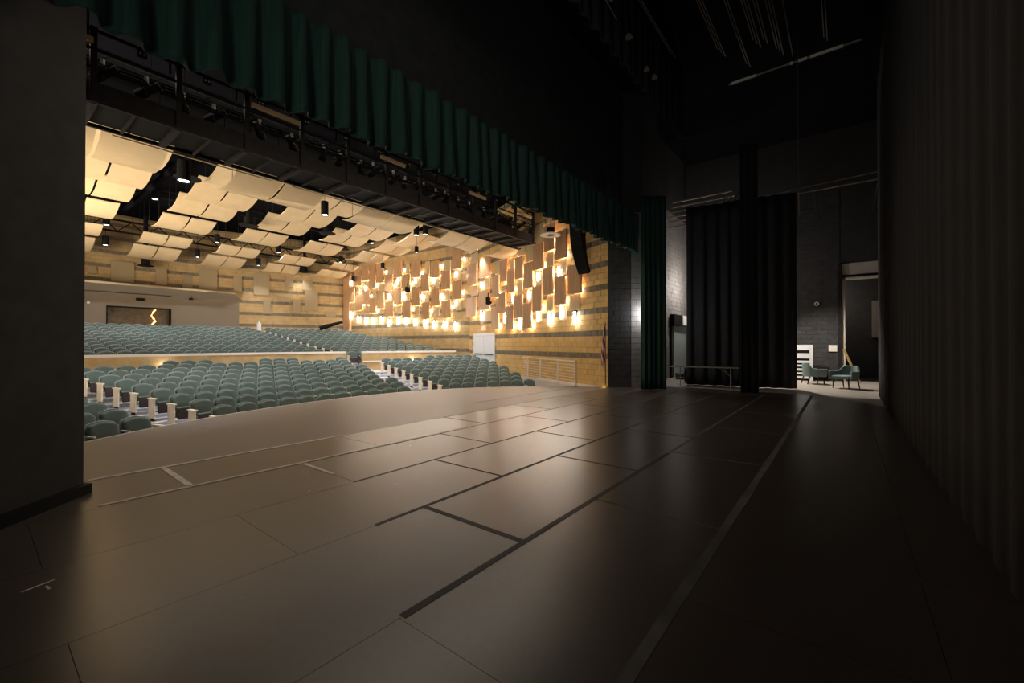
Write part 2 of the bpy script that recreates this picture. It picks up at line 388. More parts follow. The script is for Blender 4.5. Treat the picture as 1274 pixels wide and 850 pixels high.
# corner pilaster of wood between the side and the back wall
m = MB(); wall_panel_box(m, K2, D2, 13.0, 13.85, 2.0, 7.6, 0, .22); m.build('corner_panel', 'wood_veneer', wall_rr)
BIG1= [(11.42, 12.94, 5.27, 6.55), (11.42, 12.94, 3.3, 4.49), (9.64, 11.01, 5.52, 6.7), (9.64, 11.0, 3.59, 4.72), (8.52, 9.3, 4.21, 5.41), (8.46, 9.3, 2.42, 3.67), (7.6, 8.37, 4.94, 6.1), (7.65, 8.42, 3.26, 4.34), (6.8, 7.55, 4.29, 5.44), (6.8, 7.55, 2.37, 3.58), (5.9, 6.7, 4.88, 5.97), (5.9, 6.7, 2.9, 4.05), (4.98, 5.82, 4.3, 5.54), (5.02, 5.82, 2.37, 3.56), (4.09, 4.94, 5.06, 6.25), (4.15, 4.94, 3.12, 4.29), (3.2, 4.02, 5.77, 6.93), (3.24, 4.02, 3.8, 5.01), (2.32, 3.11, 5.25, 6.44), (2.33, 3.12, 3.28, 4.46), (1.36, 2.19, 3.65, 4.84)]
SM1= [(11.59, 12.56, 6.56, 7.23), (11.58, 12.56, 4.61, 5.23), (9.91, 10.56, 4.8, 5.44), (9.77, 10.56, 2.92, 3.53), (8.6, 9.2, 5.5, 6.2), (8.6, 9.1, 3.7, 4.15), (6.96, 7.43, 5.46, 5.93), (6.15, 6.66, 4.13, 4.82), (6.96, 7.43, 3.62, 4.25), (5.12, 5.79, 3.6, 4.18), (4.39, 4.91, 4.32, 5.02), (4.42, 4.91, 2.63, 3.08), (3.44, 3.99, 5.08, 5.73), (3.45, 4.0, 3.13, 3.8), (2.49, 2.9, 4.57, 5.23), (2.5, 3.02, 2.65, 3.23), (1.57, 2.27, 3.0, 3.64), (6.1, 6.66, 2.34, 2.87), (7.65, 8.33, 2.72, 3.17), (3.3, 3.9, 7.0, 7.6), (4.2, 4.9, 6.3, 7.2), (5.1, 5.8, 5.6, 6.6), (5.9, 6.6, 6.05, 6.9)]
BIG2= [(31.19, 32.0, 5.02, 6.17), (30.2, 31.11, 6.24, 7.47), (30.2, 31.06, 4.32, 5.51), (29.25, 30.13, 6.61, 7.69), (29.24, 30.12, 4.73, 5.8), (28.42, 29.18, 5.96, 7.81), (28.42, 29.17, 4.01, 5.16), (27.43, 28.26, 6.27, 7.75), (27.43, 28.25, 4.32, 5.54), (26.37, 27.3, 5.59, 6.79), (26.36, 27.29, 3.67, 4.78), (25.35, 26.24, 6.48, 7.69), (25.41, 26.24, 4.51, 5.69), (24.45, 25.26, 5.41, 6.6), (24.44, 25.26, 3.48, 4.63), (23.42, 24.31, 6.3, 7.47), (23.47, 24.3, 4.34, 5.55), (22.5, 23.28, 5.26, 6.43), (22.5, 23.27, 3.34, 4.47), (21.52, 22.3, 6.12, 7.25), (21.51, 22.3, 4.21, 5.37), (20.48, 21.3, 5.25, 6.46), (20.51, 21.3, 3.33, 4.47), (19.5, 20.31, 6.5, 7.76), (19.55, 20.36, 4.53, 5.74)]
SM2= [(31.34, 31.89, 6.27, 7.06), (31.26, 31.81, 4.46, 4.97), (30.35, 30.8, 5.55, 6.14), (30.12, 30.87, 3.95, 4.3), (29.39, 29.9, 5.89, 6.52), (29.46, 29.9, 4.19, 4.64), (28.53, 28.96, 5.2, 5.91), (27.63, 28.11, 5.63, 6.23), (27.63, 28.04, 3.93, 4.28), (26.5, 27.1, 6.8, 7.42), (26.63, 27.09, 4.83, 5.55), (25.6, 25.98, 5.77, 6.39), (25.57, 25.98, 3.84, 4.43), (24.67, 25.08, 6.68, 7.42), (24.67, 25.07, 4.71, 5.37), (23.67, 24.06, 5.62, 6.22), (23.67, 24.06, 3.68, 4.29), (22.62, 23.07, 6.48, 7.35), (22.67, 23.07, 4.55, 5.22), (21.68, 22.06, 5.46, 6.08), (21.67, 22.06, 3.52, 4.16), (20.62, 21.25, 6.51, 7.21), (20.72, 21.19, 4.55, 5.2), (19.65, 20.05, 5.78, 6.45), (19.65, 20.15, 3.82, 4.49)]
def y2s(y): return (y-K2.y)/D2.y
def planks(o, d, s0, s1, z0, z1, n0, n1, name, matn, parent, nb=4):
    """a wall panel of vertical boards with fine grooves"""
    m = MB(); wall_panel_box(m, o, d, s0, s1, z0, z1, n0, n1-.012)
    w = (s1-s0)/nb
    for i in range(nb): wall_panel_box(m, o, d, s0+i*w+.006, s0+(i+1)*w-.006, z0, z1, n1-.012, n1)
    return m.build(name, matn, parent)
lm = []
for i, (a, b, c, d) in enumerate(BIG1):
    planks(W1A, W1D, a, b, c, d, .16+.05*(i % 2), .24+.05*(i % 2), 'wood_panel', 'wood_veneer', wall_right)
for (a, b, c, d) in SM1:
    planks(W1A, W1D, a, b, c, d, .07, .11, 'light_panel', 'light_veneer', wall_right, 3)
for i, (a, b, c, d) in enumerate(BIG2):
    planks(K2, D2, y2s(a), y2s(b), c, d, .16+.05*(i % 2), .24+.05*(i % 2), 'wood_panel', 'wood_veneer', wall_rr)
for (a, b, c, d) in SM2:
    planks(K2, D2, y2s(a), y2s(b), c, d, .07, .11, 'light_panel', 'light_veneer', wall_rr, 3)
# LED bars behind the panels: short glowing strips along the panel edges
rr = random.Random(3)
def led(o, d, s, z, L, n, horiz, par):
    m = MB()
    if horiz: wall_panel_box(m, o, d, s-L/2, s+L/2, z-.03, z+.03, n-.03, n+.03)
    else: wall_panel_box(m, o, d, s-.03, s+.03, z-L/2, z+L/2, n-.03, n+.03)
    m.build('led_strip', 'led_glow', par)
for i, (a, b, c, d) in enumerate(BIG1):
    led(W1A, W1D, (a+b)/2, c+.16, .5, .09, True, wall_right)
    if i % 2 == 0: led(W1A, W1D, b-.07, (c+d)/2+.3, .35, .07, False, wall_right)
for i, (a, b, c, d) in enumerate(BIG2):
    led(K2, D2, (y2s(a)+y2s(b))/2, c+.16, .4, .09, True, wall_rr)
    led(K2, D2, y2s(a)-.04, c+rr.uniform(.2, .9), .16, .07, False, wall_rr)
# wall lamps
LAM1= [(7.96, 3.0), (6.36, 2.6), (4.7, 2.93), (3.74, 2.79), (2.84, 2.99), (1.89, 2.67), (11.0, 3.3), (10.94, 5.12), (7.1, 4.0), (5.5, 4.0), (4.7, 4.78), (3.02, 4.75)]
LAM2= [(31.76, 3.96), (30.83, 3.6), (29.85, 3.48), (28.95, 3.4), (27.93, 3.46), (27.02, 3.21), (25.97, 3.35), (25.12, 3.28), (24.12, 3.17), (23.1, 3.06), (22.16, 2.95), (21.19, 2.92), (20.18, 2.79), (31.74, 6.6), (29.9, 6.01), (25.95, 6.24), (24.05, 6.12), (22.19, 5.99), (20.1, 6.2), (25.2, 5.01), (23.2, 4.89), (21.3, 4.72), (20.1, 4.32), (27.0, 5.2)]
def sconce(o, d, s, z, h, label, grp):
    nn = Vector((-d.y, d.x)); p = o+d*s+nn*.13
    t = thing('wall_lamp', label, 'lamp', (p.x, p.y, z), math.atan2(d.y, d.x), grp)
    m = MB(); m.lathe([(.0, -h/2), (.035, -h/2), (.055, 0), (.035, h/2), (0, h/2)], 8); m.build('glowing_tube', 'lamp_white', t)
    m = MB(); m.box((-.05, -.13, h/2-.02), (.05, .03, h/2+.03)); m.box((-.03, -.12, -h/2), (.03, -.08, h/2)); m.build('wall_bracket', 'iron', t)
    return t
low1 = sorted([l for l in LAM1 if l[1] < 3.4], key=lambda l: -l[0])
for i, (s, z) in enumerate(LAM1):
    if z < 3.4: lab = 'bright tube lamp below the near side wall panels, %s from the left' % ORD[low1.index((s, z))+1]
    else: lab = 'bright tube lamp among the near side wall panels, %s from below' % ORD[sorted([l for l in LAM1 if l[1] >= 3.4], key=lambda l: l[1]*10+l[0]).index((s, z))+1]
    sconce(W1A, W1D, s, z, .55 if z < 3.4 else .4, lab, 'tube lamps of the near side wall')
low2 = LAM2[:13]; up2 = sorted(LAM2[13:], key=lambda l: -l[0])
for i, (y, z) in enumerate(LAM2):
    lab = ('bright lamp in the far side wall bottom row, %s from the left' % ORD[i+1]) if i < 13 else ('bright lamp between the far side wall panels, upper rows, %s from the left' % ORD[up2.index((y, z))+1])
    sconce(K2, D2, y2s(y), z, .5 if i < 13 else .35, lab, 'lamps of the far side wall')
# felt panels of the back wall
for a, b, c, d in [(0.63, 1.69, 5.35, 6.96), (2.68, 3.19, 5.47, 6.59), (3.93, 4.96, 5.3, 6.89), (6.04, 6.6, 6.03, 6.89), (7.24, 7.95, 5.84, 6.68), (7.4, 8.36, 4.26, 5.83), (4.57, 5.08, 3.91, 5.01), (5.53, 6.34, 4.92, 5.31), (6.55, 7.09, 4.09, 5.12), (8.92, 9.71, 3.86, 4.27)]:
    m = MB(); wall_panel_box(m, B0, BD, a, b, c, d, 0, -.12); m.build('acoustic_panel', 'felt_tan', wall_br)
for a, b, c, d in [(5.52, 6.63, 5.53, 6.86), (7.72, 8.3, 5.58, 6.69), (9.16, 9.74, 5.38, 6.44), (4.49, 4.87, 5.91, 6.33), (1.5, 2.5, 5.5, 6.8)]:
    m = MB(); wall_panel_box(m, BL0, Vector((1, 0)), a+6, b+6, c, d, 0, -.12); m.build('acoustic_panel', 'felt_tan', wall_bl)
# control booth on the back wall
m = MB()
BF = 35.2
m.box((-5.9, BF, 1.8), (5.18, 36.1, 4.75)); m.box((8.34, BF, 1.8), (12.55, 36.1, 4.95)); m.box((5.18, BF, 3.93), (8.34, 36.1, 4.75)); m.box((5.18, BF, 1.8), (8.34, 36.1, 2.75))
booth = S(m.build('wall_booth', 'felt_grey'))
m = MB(); m.raw([(-5.9, BF-.5, 5.22), (11.9, BF-.5, 5.22), (12.55, 36.0, 5.22), (-5.9, 36.0, 5.22), (-5.9, BF, 4.75), (12.55, BF, 4.82), (12.55, 36.0, 4.82), (-5.9, 36.0, 4.75)],
      [(0, 1, 2, 3), (7, 6, 5, 4), (0, 4, 5, 1), (1, 5, 6, 2), (2, 6, 7, 3), (3, 7, 4, 0)]); m.build('sloped_soffit', 'felt_grey', booth)
m = MB(); m.box((-5.9, BF-.56, 5.2), (11.9, BF-.44, 5.32)); m.build('soffit_edge', 'felt_tan', booth)
win = MB(); win.box((5.2, BF+.25, 2.75), (8.32, BF+.28, 3.93)); wn = S(win.build('window_1', 'booth_dark'))
m = MB(); 
for x in (5.18, 8.28): m.box((x, BF-.02, 2.75), (x+.06, BF+.25, 3.93))
m.box((5.18, BF-.02, 3.88), (8.34, BF+.25, 3.95)); m.build('window_frame', 'black_steel', wn)
m = MB(); m.tube([(7.55, BF+.14, 3.85), (7.42, BF+.14, 3.65), (7.34, BF+.14, 3.45), (7.46, BF+.14, 3.25), (7.55, BF+.14, 3.1), (7.36, BF+.14, 2.85)], [.05, .045, .035, .05, .055, .04], 8)
tag(m.build('gold_reflection', 'reflection_glow'), 'wavy glowing golden light in the control booth window', 'lamp')  # glowing tube shaped as the gold reflection in the glass, no lamp there
m = MB(); m.box((6.55, BF-.1, 4.35), (6.95, BF, 4.52)); tag(m.build('wall_speaker', 'black_steel'), 'small black box on the wall above the booth window', 'speaker')
m = MB(); m.box((9.3, BF-.16, 4.62), (9.5, BF, 4.72)); m.box((9.42, BF-.05, 4.7), (9.45, BF, 4.95)); tag(m.build('wall_camera', 'black_steel'), 'small black device on bracket right of the booth window', 'camera')
m = MB(); m.box((4.35, BF-.03, 4.0), (4.47, BF, 4.12)); tag(m.build('wall_switch', 'white_paint'), 'small white plate on the booth wall at far left', 'switch')

# double door on the side wall + its rail
m = MB()
for a, b in ((9.40, 9.48), (12.22, 12.30)): wall_panel_box(m, W1A, W1D, a, b, 0, 2.2, -.05, .05)
wall_panel_box(m, W1A, W1D, 9.40, 12.30, 2.10, 2.25, -.05, .05)
wall_panel_box(m, W1A, W1D, 9.46, 12.24, 0, 2.12, -.12, -.06)
dr = S(m.build('door_1', 'door_grey'))
for a, b in ((9.50, 10.83), (10.87, 12.20)):
    m = MB(); wall_panel_box(m, W1A, W1D, a, b, .02, 2.09, .0, .035); lf = m.build('door_leaf', 'door_grey', dr)
    m = MB(); wall_panel_box(m, W1A, W1D, a+.1, b-.1, .98, 1.04, .035, .08); m.build('push_bar', 'iron', lf)
m = MB(); wall_panel_box(m, W1A, W1D, 10.55, 11.0, 2.42, 2.66, .03, .12)
tag(m.build('exit_sign', 'sign_red'), 'small glowing red exit sign above the pale double door', 'sign')
# ============================================================ proscenium
m = MB(); m.prism([(.78, 6.46), (.19, 5.84), (-4.0, 1.65), (-6.3, 1.65), (-6.3, 6.9), (.78, 6.9)], 0, 11); wl = S(m.build('wall_proscenium_left', 'black_paint'))
m = MB(); m.prism([(.84, 6.40), (.25, 5.78), (-3.95, 1.58), (-4.0, 1.65), (.19, 5.84), (.78, 6.50)], 0, .10); m.build('base_board', 'black_steel', wl)
# right: column with two faces, wall behind it
PR = [(14.74, 6.97), (15.17, 6.27), (15.44, 5.92), (17.0, 5.92), (17.0, 6.6), (23.4, 6.6), (23.4, 7.6), (15.1, 7.6)]
m = MB(); m.prism(PR, 0, 11); wp = S(m.build('wall_proscenium_right', 'black_paint'))
m = MB(); m.box((-6.3, 6.50, 6.0), (15.2, 6.9, 11)); S(m.build('wall_proscenium_header', 'black_paint'))
def blocks_on(parent, a, b, z0, z1, matn='black_block', blen=.40, bh=.203, outward=1, single=True, lim=300):
    a = Vector(a); b = Vector(b); d = (b-a).normalized(); L = (b-a).length; cnt = 0; mj = MB()
    r = 0
    while z0+(r+1)*bh <= z1:
        zb = z0+r*bh; s = -(blen/2 if r % 2 else 0)
        while s < L:
            u = max(0, s)+.005; v = min(L, s+blen)-.005; s += blen
            if v-u < .04: continue
            t = .014+random.uniform(-.004, .004)
            if single and cnt < lim:
                q = MB(); wall_panel_box(q, a, d, u, v, zb+.005, zb+bh-.005, 0, t*outward); q.build('block', matn, parent); cnt += 1
            else: wall_panel_box(mj, a, d, u, v, zb+.005, zb+bh-.005, 0, t*outward)
        r += 1
    if mj.v: tag(mj.build('block_courses', matn, parent), kind='stuff')
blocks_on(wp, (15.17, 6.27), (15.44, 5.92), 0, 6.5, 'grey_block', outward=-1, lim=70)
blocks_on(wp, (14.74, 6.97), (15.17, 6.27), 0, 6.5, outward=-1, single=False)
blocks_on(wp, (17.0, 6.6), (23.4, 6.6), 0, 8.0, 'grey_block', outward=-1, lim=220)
# stage side wall with the tall opening
SX = 23.4
m = MB(); m.box((SX, .2, 0), (SX+.3, 7.6, 11)); m.box((SX, -1.9, 5.1), (SX+.3, .2, 11)); m.box((SX, -4.2, 0), (SX+.3, -1.9, 11))
ws = S(m.build('wall_stage_side', 'black_paint'))
blocks_on(ws, (SX, .2), (SX, 6.6), 0, 8.5, outward=1, single=False, blen=.4)
m = MB(); m.box((SX-.06, .02, 0), (SX+.2, .12, 4.45)); m.box((SX-.06, -1.9, 4.38), (SX+.2, .12, 4.48)); dfr = S(m.build('door_2', 'white_rim'))
m = MB(); m.box((SX-.10, .12, 0), (SX+.02, .26, 5.12)); m.build('dark_jamb', 'brown_steel', dfr)
m = MB(); m.box((SX-.02, -1.9, 4.60), (SX+.12, .12, 5.08)); m.build('header_box', 'walkway', dfr)
m = MB(); m.box((SX-.05, -1.9, 4.50), (SX+.1, .12, 4.58)); m.build('header_rail', 'black_steel', dfr)
m = MB(); m.box((SX+2.5, -4, 0), (SX+2.6, 3, 5)); m.box((SX+.3, -4, -.01), (SX+2.6, 3, 0)); S(m.build('wall_dock', 'black_paint'))
m = MB(); m.box((SX+2.3, -1.9, 1.9), (SX+2.48, -.95, 3.6)); tag(m.build('grey_cabinet', 'disc_tan'), 'pale rectangular board deep inside the tall doorway', 'board')
m = MB(); m.box((-6.3, -4.3, 0), (24, -4.2, 11)); S(m.build('wall_stage_back', 'black_paint'))
m = MB(); m.box((-6.3, -4.2, 11), (24, 7.6, 11.1)); S(m.build('ceiling_stage', 'ceiling_black'))
m = MB(); m.box((-6.3, -4.3, 0), (-6.2, 2, 11)); S(m.build('wall_stage_left', 'black_paint'))
# corner door on the backstage wall
m = MB(); m.box((20.55, 6.50, 0), (20.68, 6.6, 2.75)); m.box((20.55, 6.35, 2.5), (21.75, 6.6, 3.02)); d3 = S(m.build('door_3', 'black_steel'))
m = MB(); m.box((21.75, 6.3, 2.55), (22.9, 6.58, 3.0)); m.build('duct_box', 'white_paint', d3)
m = MB(); m.box((21.0, 6.53, .02), (22.95, 6.57, 2.48)); m.build('door_leaf', 'door_green', d3)

# ============================================================ SEATS
def pad_mesh(m, w, z0, z1, yf, yb, tilt, rtop=.09, arch=.035, puff=.022, mi=0, n=7):
    """upholstered slab: outline in x,z with rounded top corners; front at y=yf (towards the stage)"""
    out = [(-w/2+.02, z0), (w/2-.02, z0), (w/2, z0+.03)]
    for k in range(n+1):
        a = k/n*PI/2; out.append((w/2-rtop+rtop*math.cos(a), z1-rtop+rtop*math.sin(a)))
    for k in range(1, 4): x = (w/2-rtop)*(1-2*k/4); out.append((x, z1+arch*(1-(x/(w/2-rtop))**2)))
    for k in range(n+1):
        a = PI/2+k/n*PI/2; out.append((-w/2+rtop+rtop*math.cos(a), z1-rtop+rtop*math.sin(a)))
    out.append((-w/2, z0+.03))
    cx = 0; cz = (z0+z1)/2; t = math.tan(tilt)
    def lay(sc, y): return [(cx+(x-cx)*sc, y+(z-z0)*t, cz+(z-cz)*sc) for x, z in out]
    L = [lay(.70, yf-puff), lay(.88, yf-puff*.8), lay(.97, yf-puff*.2), lay(1, yf+(yb-yf)*.35), lay(.97, yb-.01), lay(.93, yb)]
    k = len(out); vs = [v for l in L for v in l]; fs = []
    for i in range(len(L)-1):
        for j in range(k): fs.append((i*k+j, i*k+(j+1) % k, (i+1)*k+(j+1) % k, (i+1)*k+j))
    fs.append(tuple(range(k-1, -1, -1))); fs.append(tuple((len(L)-1)*k+j for j in range(k)))
    m.raw(vs, fs, mi)
def make_seat(end):
    t = thing('auditorium_seat', 'x', 'seat', (0, 0, 0), 0, 'x')
    m = MB(); pad_mesh(m, .505, .44, .80, .0, .085, R_(17), puff=.036); m.build('backrest', 'seat_green', t, smooth=True)
    m = MB(); pad_mesh(m, .53, .40, .822, .092, .118, R_(17), puff=.0, n=5); m.build('back_shell', 'seat_shell', t)
    m = MB(); pad_mesh(m, .47, .20, .50, -.20, -.15, R_(6), rtop=.04, arch=.0, puff=.01); 
    sp = m.build('folded_seat', 'seat_under', t, smooth=True)
    m = MB(); m.box((-.235, -.17, .485), (.235, -.07, .515)); m.build('seat_edge', 'seat_edge', sp)
    m = MB(); m.box((-.305, -.20, .585), (-.265, .10, .615)); m.build('armrest', 'arm_tan', t, bevel=.006)
    m = MB(); m.box((-.300, -.05, 0), (-.27, .02, .585)); m.box((-.31, -.12, 0), (-.26, .10, .02)); m.build('standard', 'iron', t)
    if end:
        m = MB(); s = -1 if end == 'L' else 1
        m.box((s*.315-.018, -.20, .08), (s*.315+.018, .10, .60)); m.build('end_panel', 'end_panel', t, bevel=.006)
        m = MB(); m.box((s*.315-.04, -.24, .60), (s*.315+.04, .12, .63)); m.build('panel_cap', 'end_panel', t, bevel=.006)
        m = MB(); m.box((s*.315-.02, -.05, 0), (s*.315+.02, .03, .08)); m.build('panel_foot', 'iron', t)
    reg(t); return t
protos = {None: make_seat(None), 'L': make_seat('L'), 'R': make_seat('R')}
used = set(); nseat = 0
def place(pt, x, y, z, label, group):
    global nseat
    rz = math.atan2(-(x-PC.x), (y-PC.y))*.9
    p = protos[pt]
    if pt not in used: used.add(pt); o = p; o.location = (x, y, z); o.rotation_euler = (0, 0, rz); o['label'] = label
    else: o = dup(p, (x, y, z), rz, label)
    o['group'] = group; nseat += 1
tL = R_(-14.1); seats = []
PITCH = .585
# lower blocks
for k in range(0, 10):
    r = RK(k); dt = PITCH/r; off = .32/r
    # centre block
    tR = R_(14.1)-1.22/r; n = int((tR-tL)/dt); t0 = tL+off
    for i in range(n):
        t = t0+i*dt
        if k == 9 and not (-7.3 < math.degrees(t) < -3.3 or .9 < math.degrees(t) < 4.9 or math.degrees(t) > 9): continue
        e = 'L' if i == 0 else ('R' if i == n-1 else None)
        seats.append((e, r, t, ZK(k), 'seat %s from the left end of the %s row in the lower centre block' % (ORD[i+1], ORD[k+1]), 'lower centre block of green seats'))
    # right block
    tR = R_(14.1); te = th_rail(r)-.55/r; n = int((te-tR-off)/dt)+1
    for i in range(n):
        t = tR+off+i*dt
        if k == 9 and not (i < 0 or math.degrees(t) > 21): continue
        seats.append(('L' if i == 0 else None, r, t, ZK(k), 'seat %s from the aisle in the %s row of the lower right block' % (ORD[i+1], ORD[k+1]), 'lower right block of green seats'))
    # left block, its end at the aisle
    for i in range(5 if k < 4 else 3):
        t = tL-1.22/r-off-i*dt
        x, y = pol(r, t); V = Vector((x, y, .2)); px = 637+530.8*V.dot(Rv)/V.dot(Fv)
        if px > 82: seats.append(('R' if i == 0 else None, r, t, ZK(k), 'seat %s from the aisle in the %s row of the near left block' % (ORD[i+1], ORD[k+1]), 'near left block of green seats'))
upper = []
for j in range(13):
    r = RJ(j); dt = PITCH/r
    x = 13.3+.30; i = 0
    while x < 19.25:
        t = math.asin((x-PC.x)/r); upper.append(('L' if i == 0 else None, r, t, ZJ(j), 'seat %s from the aisle in the %s row of the rear right block' % (ORD[i+1], ORD[j+1]), 'rear right block of green seats')); i += 1
        x += PITCH*math.cos(t)
    x = 12.25; i = 0; row = []
    while x > 1.6:
        t = math.asin((x-PC.x)/r); V = Vector((*pol(r, t), 1)); px = 637+530.8*V.dot(Rv)/V.dot(Fv)
        if px > 98: row.append((None if i else 'R', r, t, ZJ(j), 'seat %s from the right aisle in the %s row of the rear centre block' % (ORD[i+1], ORD[j+1]), 'rear centre block of green seats')); i += 1
        x -= PITCH*math.cos(t)
    upper += row
seats += upper
room = 300
for s in seats[:room]:
    x, y = pol(s[1], s[2]); place(s[0], x, y, s[3], s[4], s[5])
rest = seats[room:]
m = MB()
for s in rest:
    x, y = pol(s[1], s[2]); rz = math.atan2(-(x-PC.x), (y-PC.y))*.9
    M = Matrix.Translation((x, y, s[3])) @ Matrix.Rotation(rz, 4, 'Z')
    q = MB(); pad_mesh(q, .50, .44, .80, 0, .085, R_(17), n=3, puff=.036)
    m.raw([M @ Vector(v) for v in q.v], q.f, 0)
    q = MB(); pad_mesh(q, .53, .40, .822, .092, .118, R_(17), n=3, puff=0); m.raw([M @ Vector(v) for v in q.v], q.f, 5)
    m.box((-.235, -.22, .20), (.235, -.13, .50), M, 1); m.box((-.235, -.2, .50), (.235, -.1, .515), M, 3)
    m.box((-.305, -.2, .585), (-.265, .1, .615), M, 2)
    if s[0] == 'L': m.box((-.34, -.24, .08), (-.30, .16, .62), M, 4)
if rest: tag(m.build('rear_seats', ['seat_green', 'seat_under', 'arm_tan', 'seat_edge', 'end_panel', 'seat_shell']), 'furthest rows of green seats climbing to the back wall', 'seats', kind='stuff')
print('SEATS', nseat, 'rest', len(rest))

# ============================================================ CEILING CLOUDS
def cloud_panel(m, xa, xb, yn, zn, yf, zf, sag, n=14, th=.035):
    top = []; 
    for i in range(n+1):
        u = i/n; top.append((yn+(yf-yn)*u, zn+(zf-zn)*u-sag*4*u*(1-u)))
    vs = []; 
    for y, z in top: vs += [(xa, y, z), (xb, y, z), (xb, y, z+th), (xa, y, z+th)]
    fs = [(0, 1, 2, 3), tuple(4*n+i for i in (3, 2, 1, 0))]
    for i in range(n):
        a = 4*i
        for k in range(4): fs.append((a+k, a+(k+1) % 4, a+4+(k+1) % 4, a+4+k))
    m.raw(vs, fs)
rows = [ # y near, z near, y far, z far, sag, list of column left X, pair width, row name
 (13.15, 6.40, 14.60, 6.18, .16, [-3.4, .55, 4.56, 8.50, 12.57, 16.25], 2.5),
 (18.9, 8.75, 21.0, 8.36, .18, [-1.9, 2.1, 6.0, 9.95, 13.9], 2.48),
 (21.6, 8.75, 23.85, 8.26, .18, [-1.9, 2.1, 6.03, 9.95, 13.82, 17.4], 2.5),
 (24.2, 8.62, 26.2, 8.17, .18, [-1.9, 2.05, 6.03, 9.87, 13.68, 17.3], 2.5),
 (26.95, 8.20, 29.25, 7.92, .20, [-1.9, 2.1, 6.03, 9.83, 13.5, 17.25], 2.32),
 (30.8, 7.86, 32.4, 7.54, .16, [-1.9, 2.1, 6.03, 9.80, 13.6, 17.3], 2.3),
 (33.0, 7.50, 35.2, 7.06, .18, [-1.9, 2.1, 6.03, 9.75, 13.45, 17.1], 2.3)]
for ri, (yn, zn, yf, zf, sag, cols, w) in enumerate(rows):
    for ci, x in enumerate(cols):
        if x < 0: continue
        if ri >= 5 and x > 16.5: w2_ = min(w, 2.15)
        else: w2_ = w
        if ri == 6 and x > 12: yf2 = 34.2 if x < 15 else 33.0; yn2 = yn if x < 15 else 31.9-0
        else: yf2, yn2 = yf, yn
        if ri == 6 and x > 15: yn2, yf2 = 32.75, 33.6; 
        if ri == 6 and x > 15: continue
        t = thing('acoustic_cloud', 'curved maple ceiling panel pair, %s row from the stage, %s column from the left' % (ORD[ri+1], ORD[ci+1 if cols[0] > 0 else ci]), 'ceiling panel', (x+w2_/2, (yn2+yf2)/2, (zn+zf)/2), 0, 'curved maple ceiling clouds')
        ox, oy, oz = t.location
        for a, b in ((0, w2_/2-.04), (w2_/2+.04, w2_)):
            m = MB(); cloud_panel(m, x+a-ox, x+b-ox, yn2-oy, zn-oz, yf2-oy, zf-oz, sag); m.build('curved_panel', 'cloud_maple', t)
        for xx in (x+.3, x+w2_-.3):
            for (yy, zz) in ((yn2+.2, zn), (yf2-.2, zf)):
                m = MB(); m.tube([(xx-ox, yy-oy, zz-oz), (xx-ox, yy-oy, 9.88-oz)], .008, 4); m.build('hanger', 'iron', t)
# row seven, last column at the corner
x, w2_ = 16.6, 2.2
t = thing('acoustic_cloud', 'curved maple ceiling panel pair in the far corner by the wood wall', 'ceiling panel', (x+1.1, 32.3, 7.2), 0, 'curved maple ceiling clouds')
for a, b in ((-1.1, -.02), (.02, 1.1)):
    m = MB(); cloud_panel(m, a, b, -.9, .1, .85, -.2, .16); m.build('curved_panel', 'cloud_maple', t)
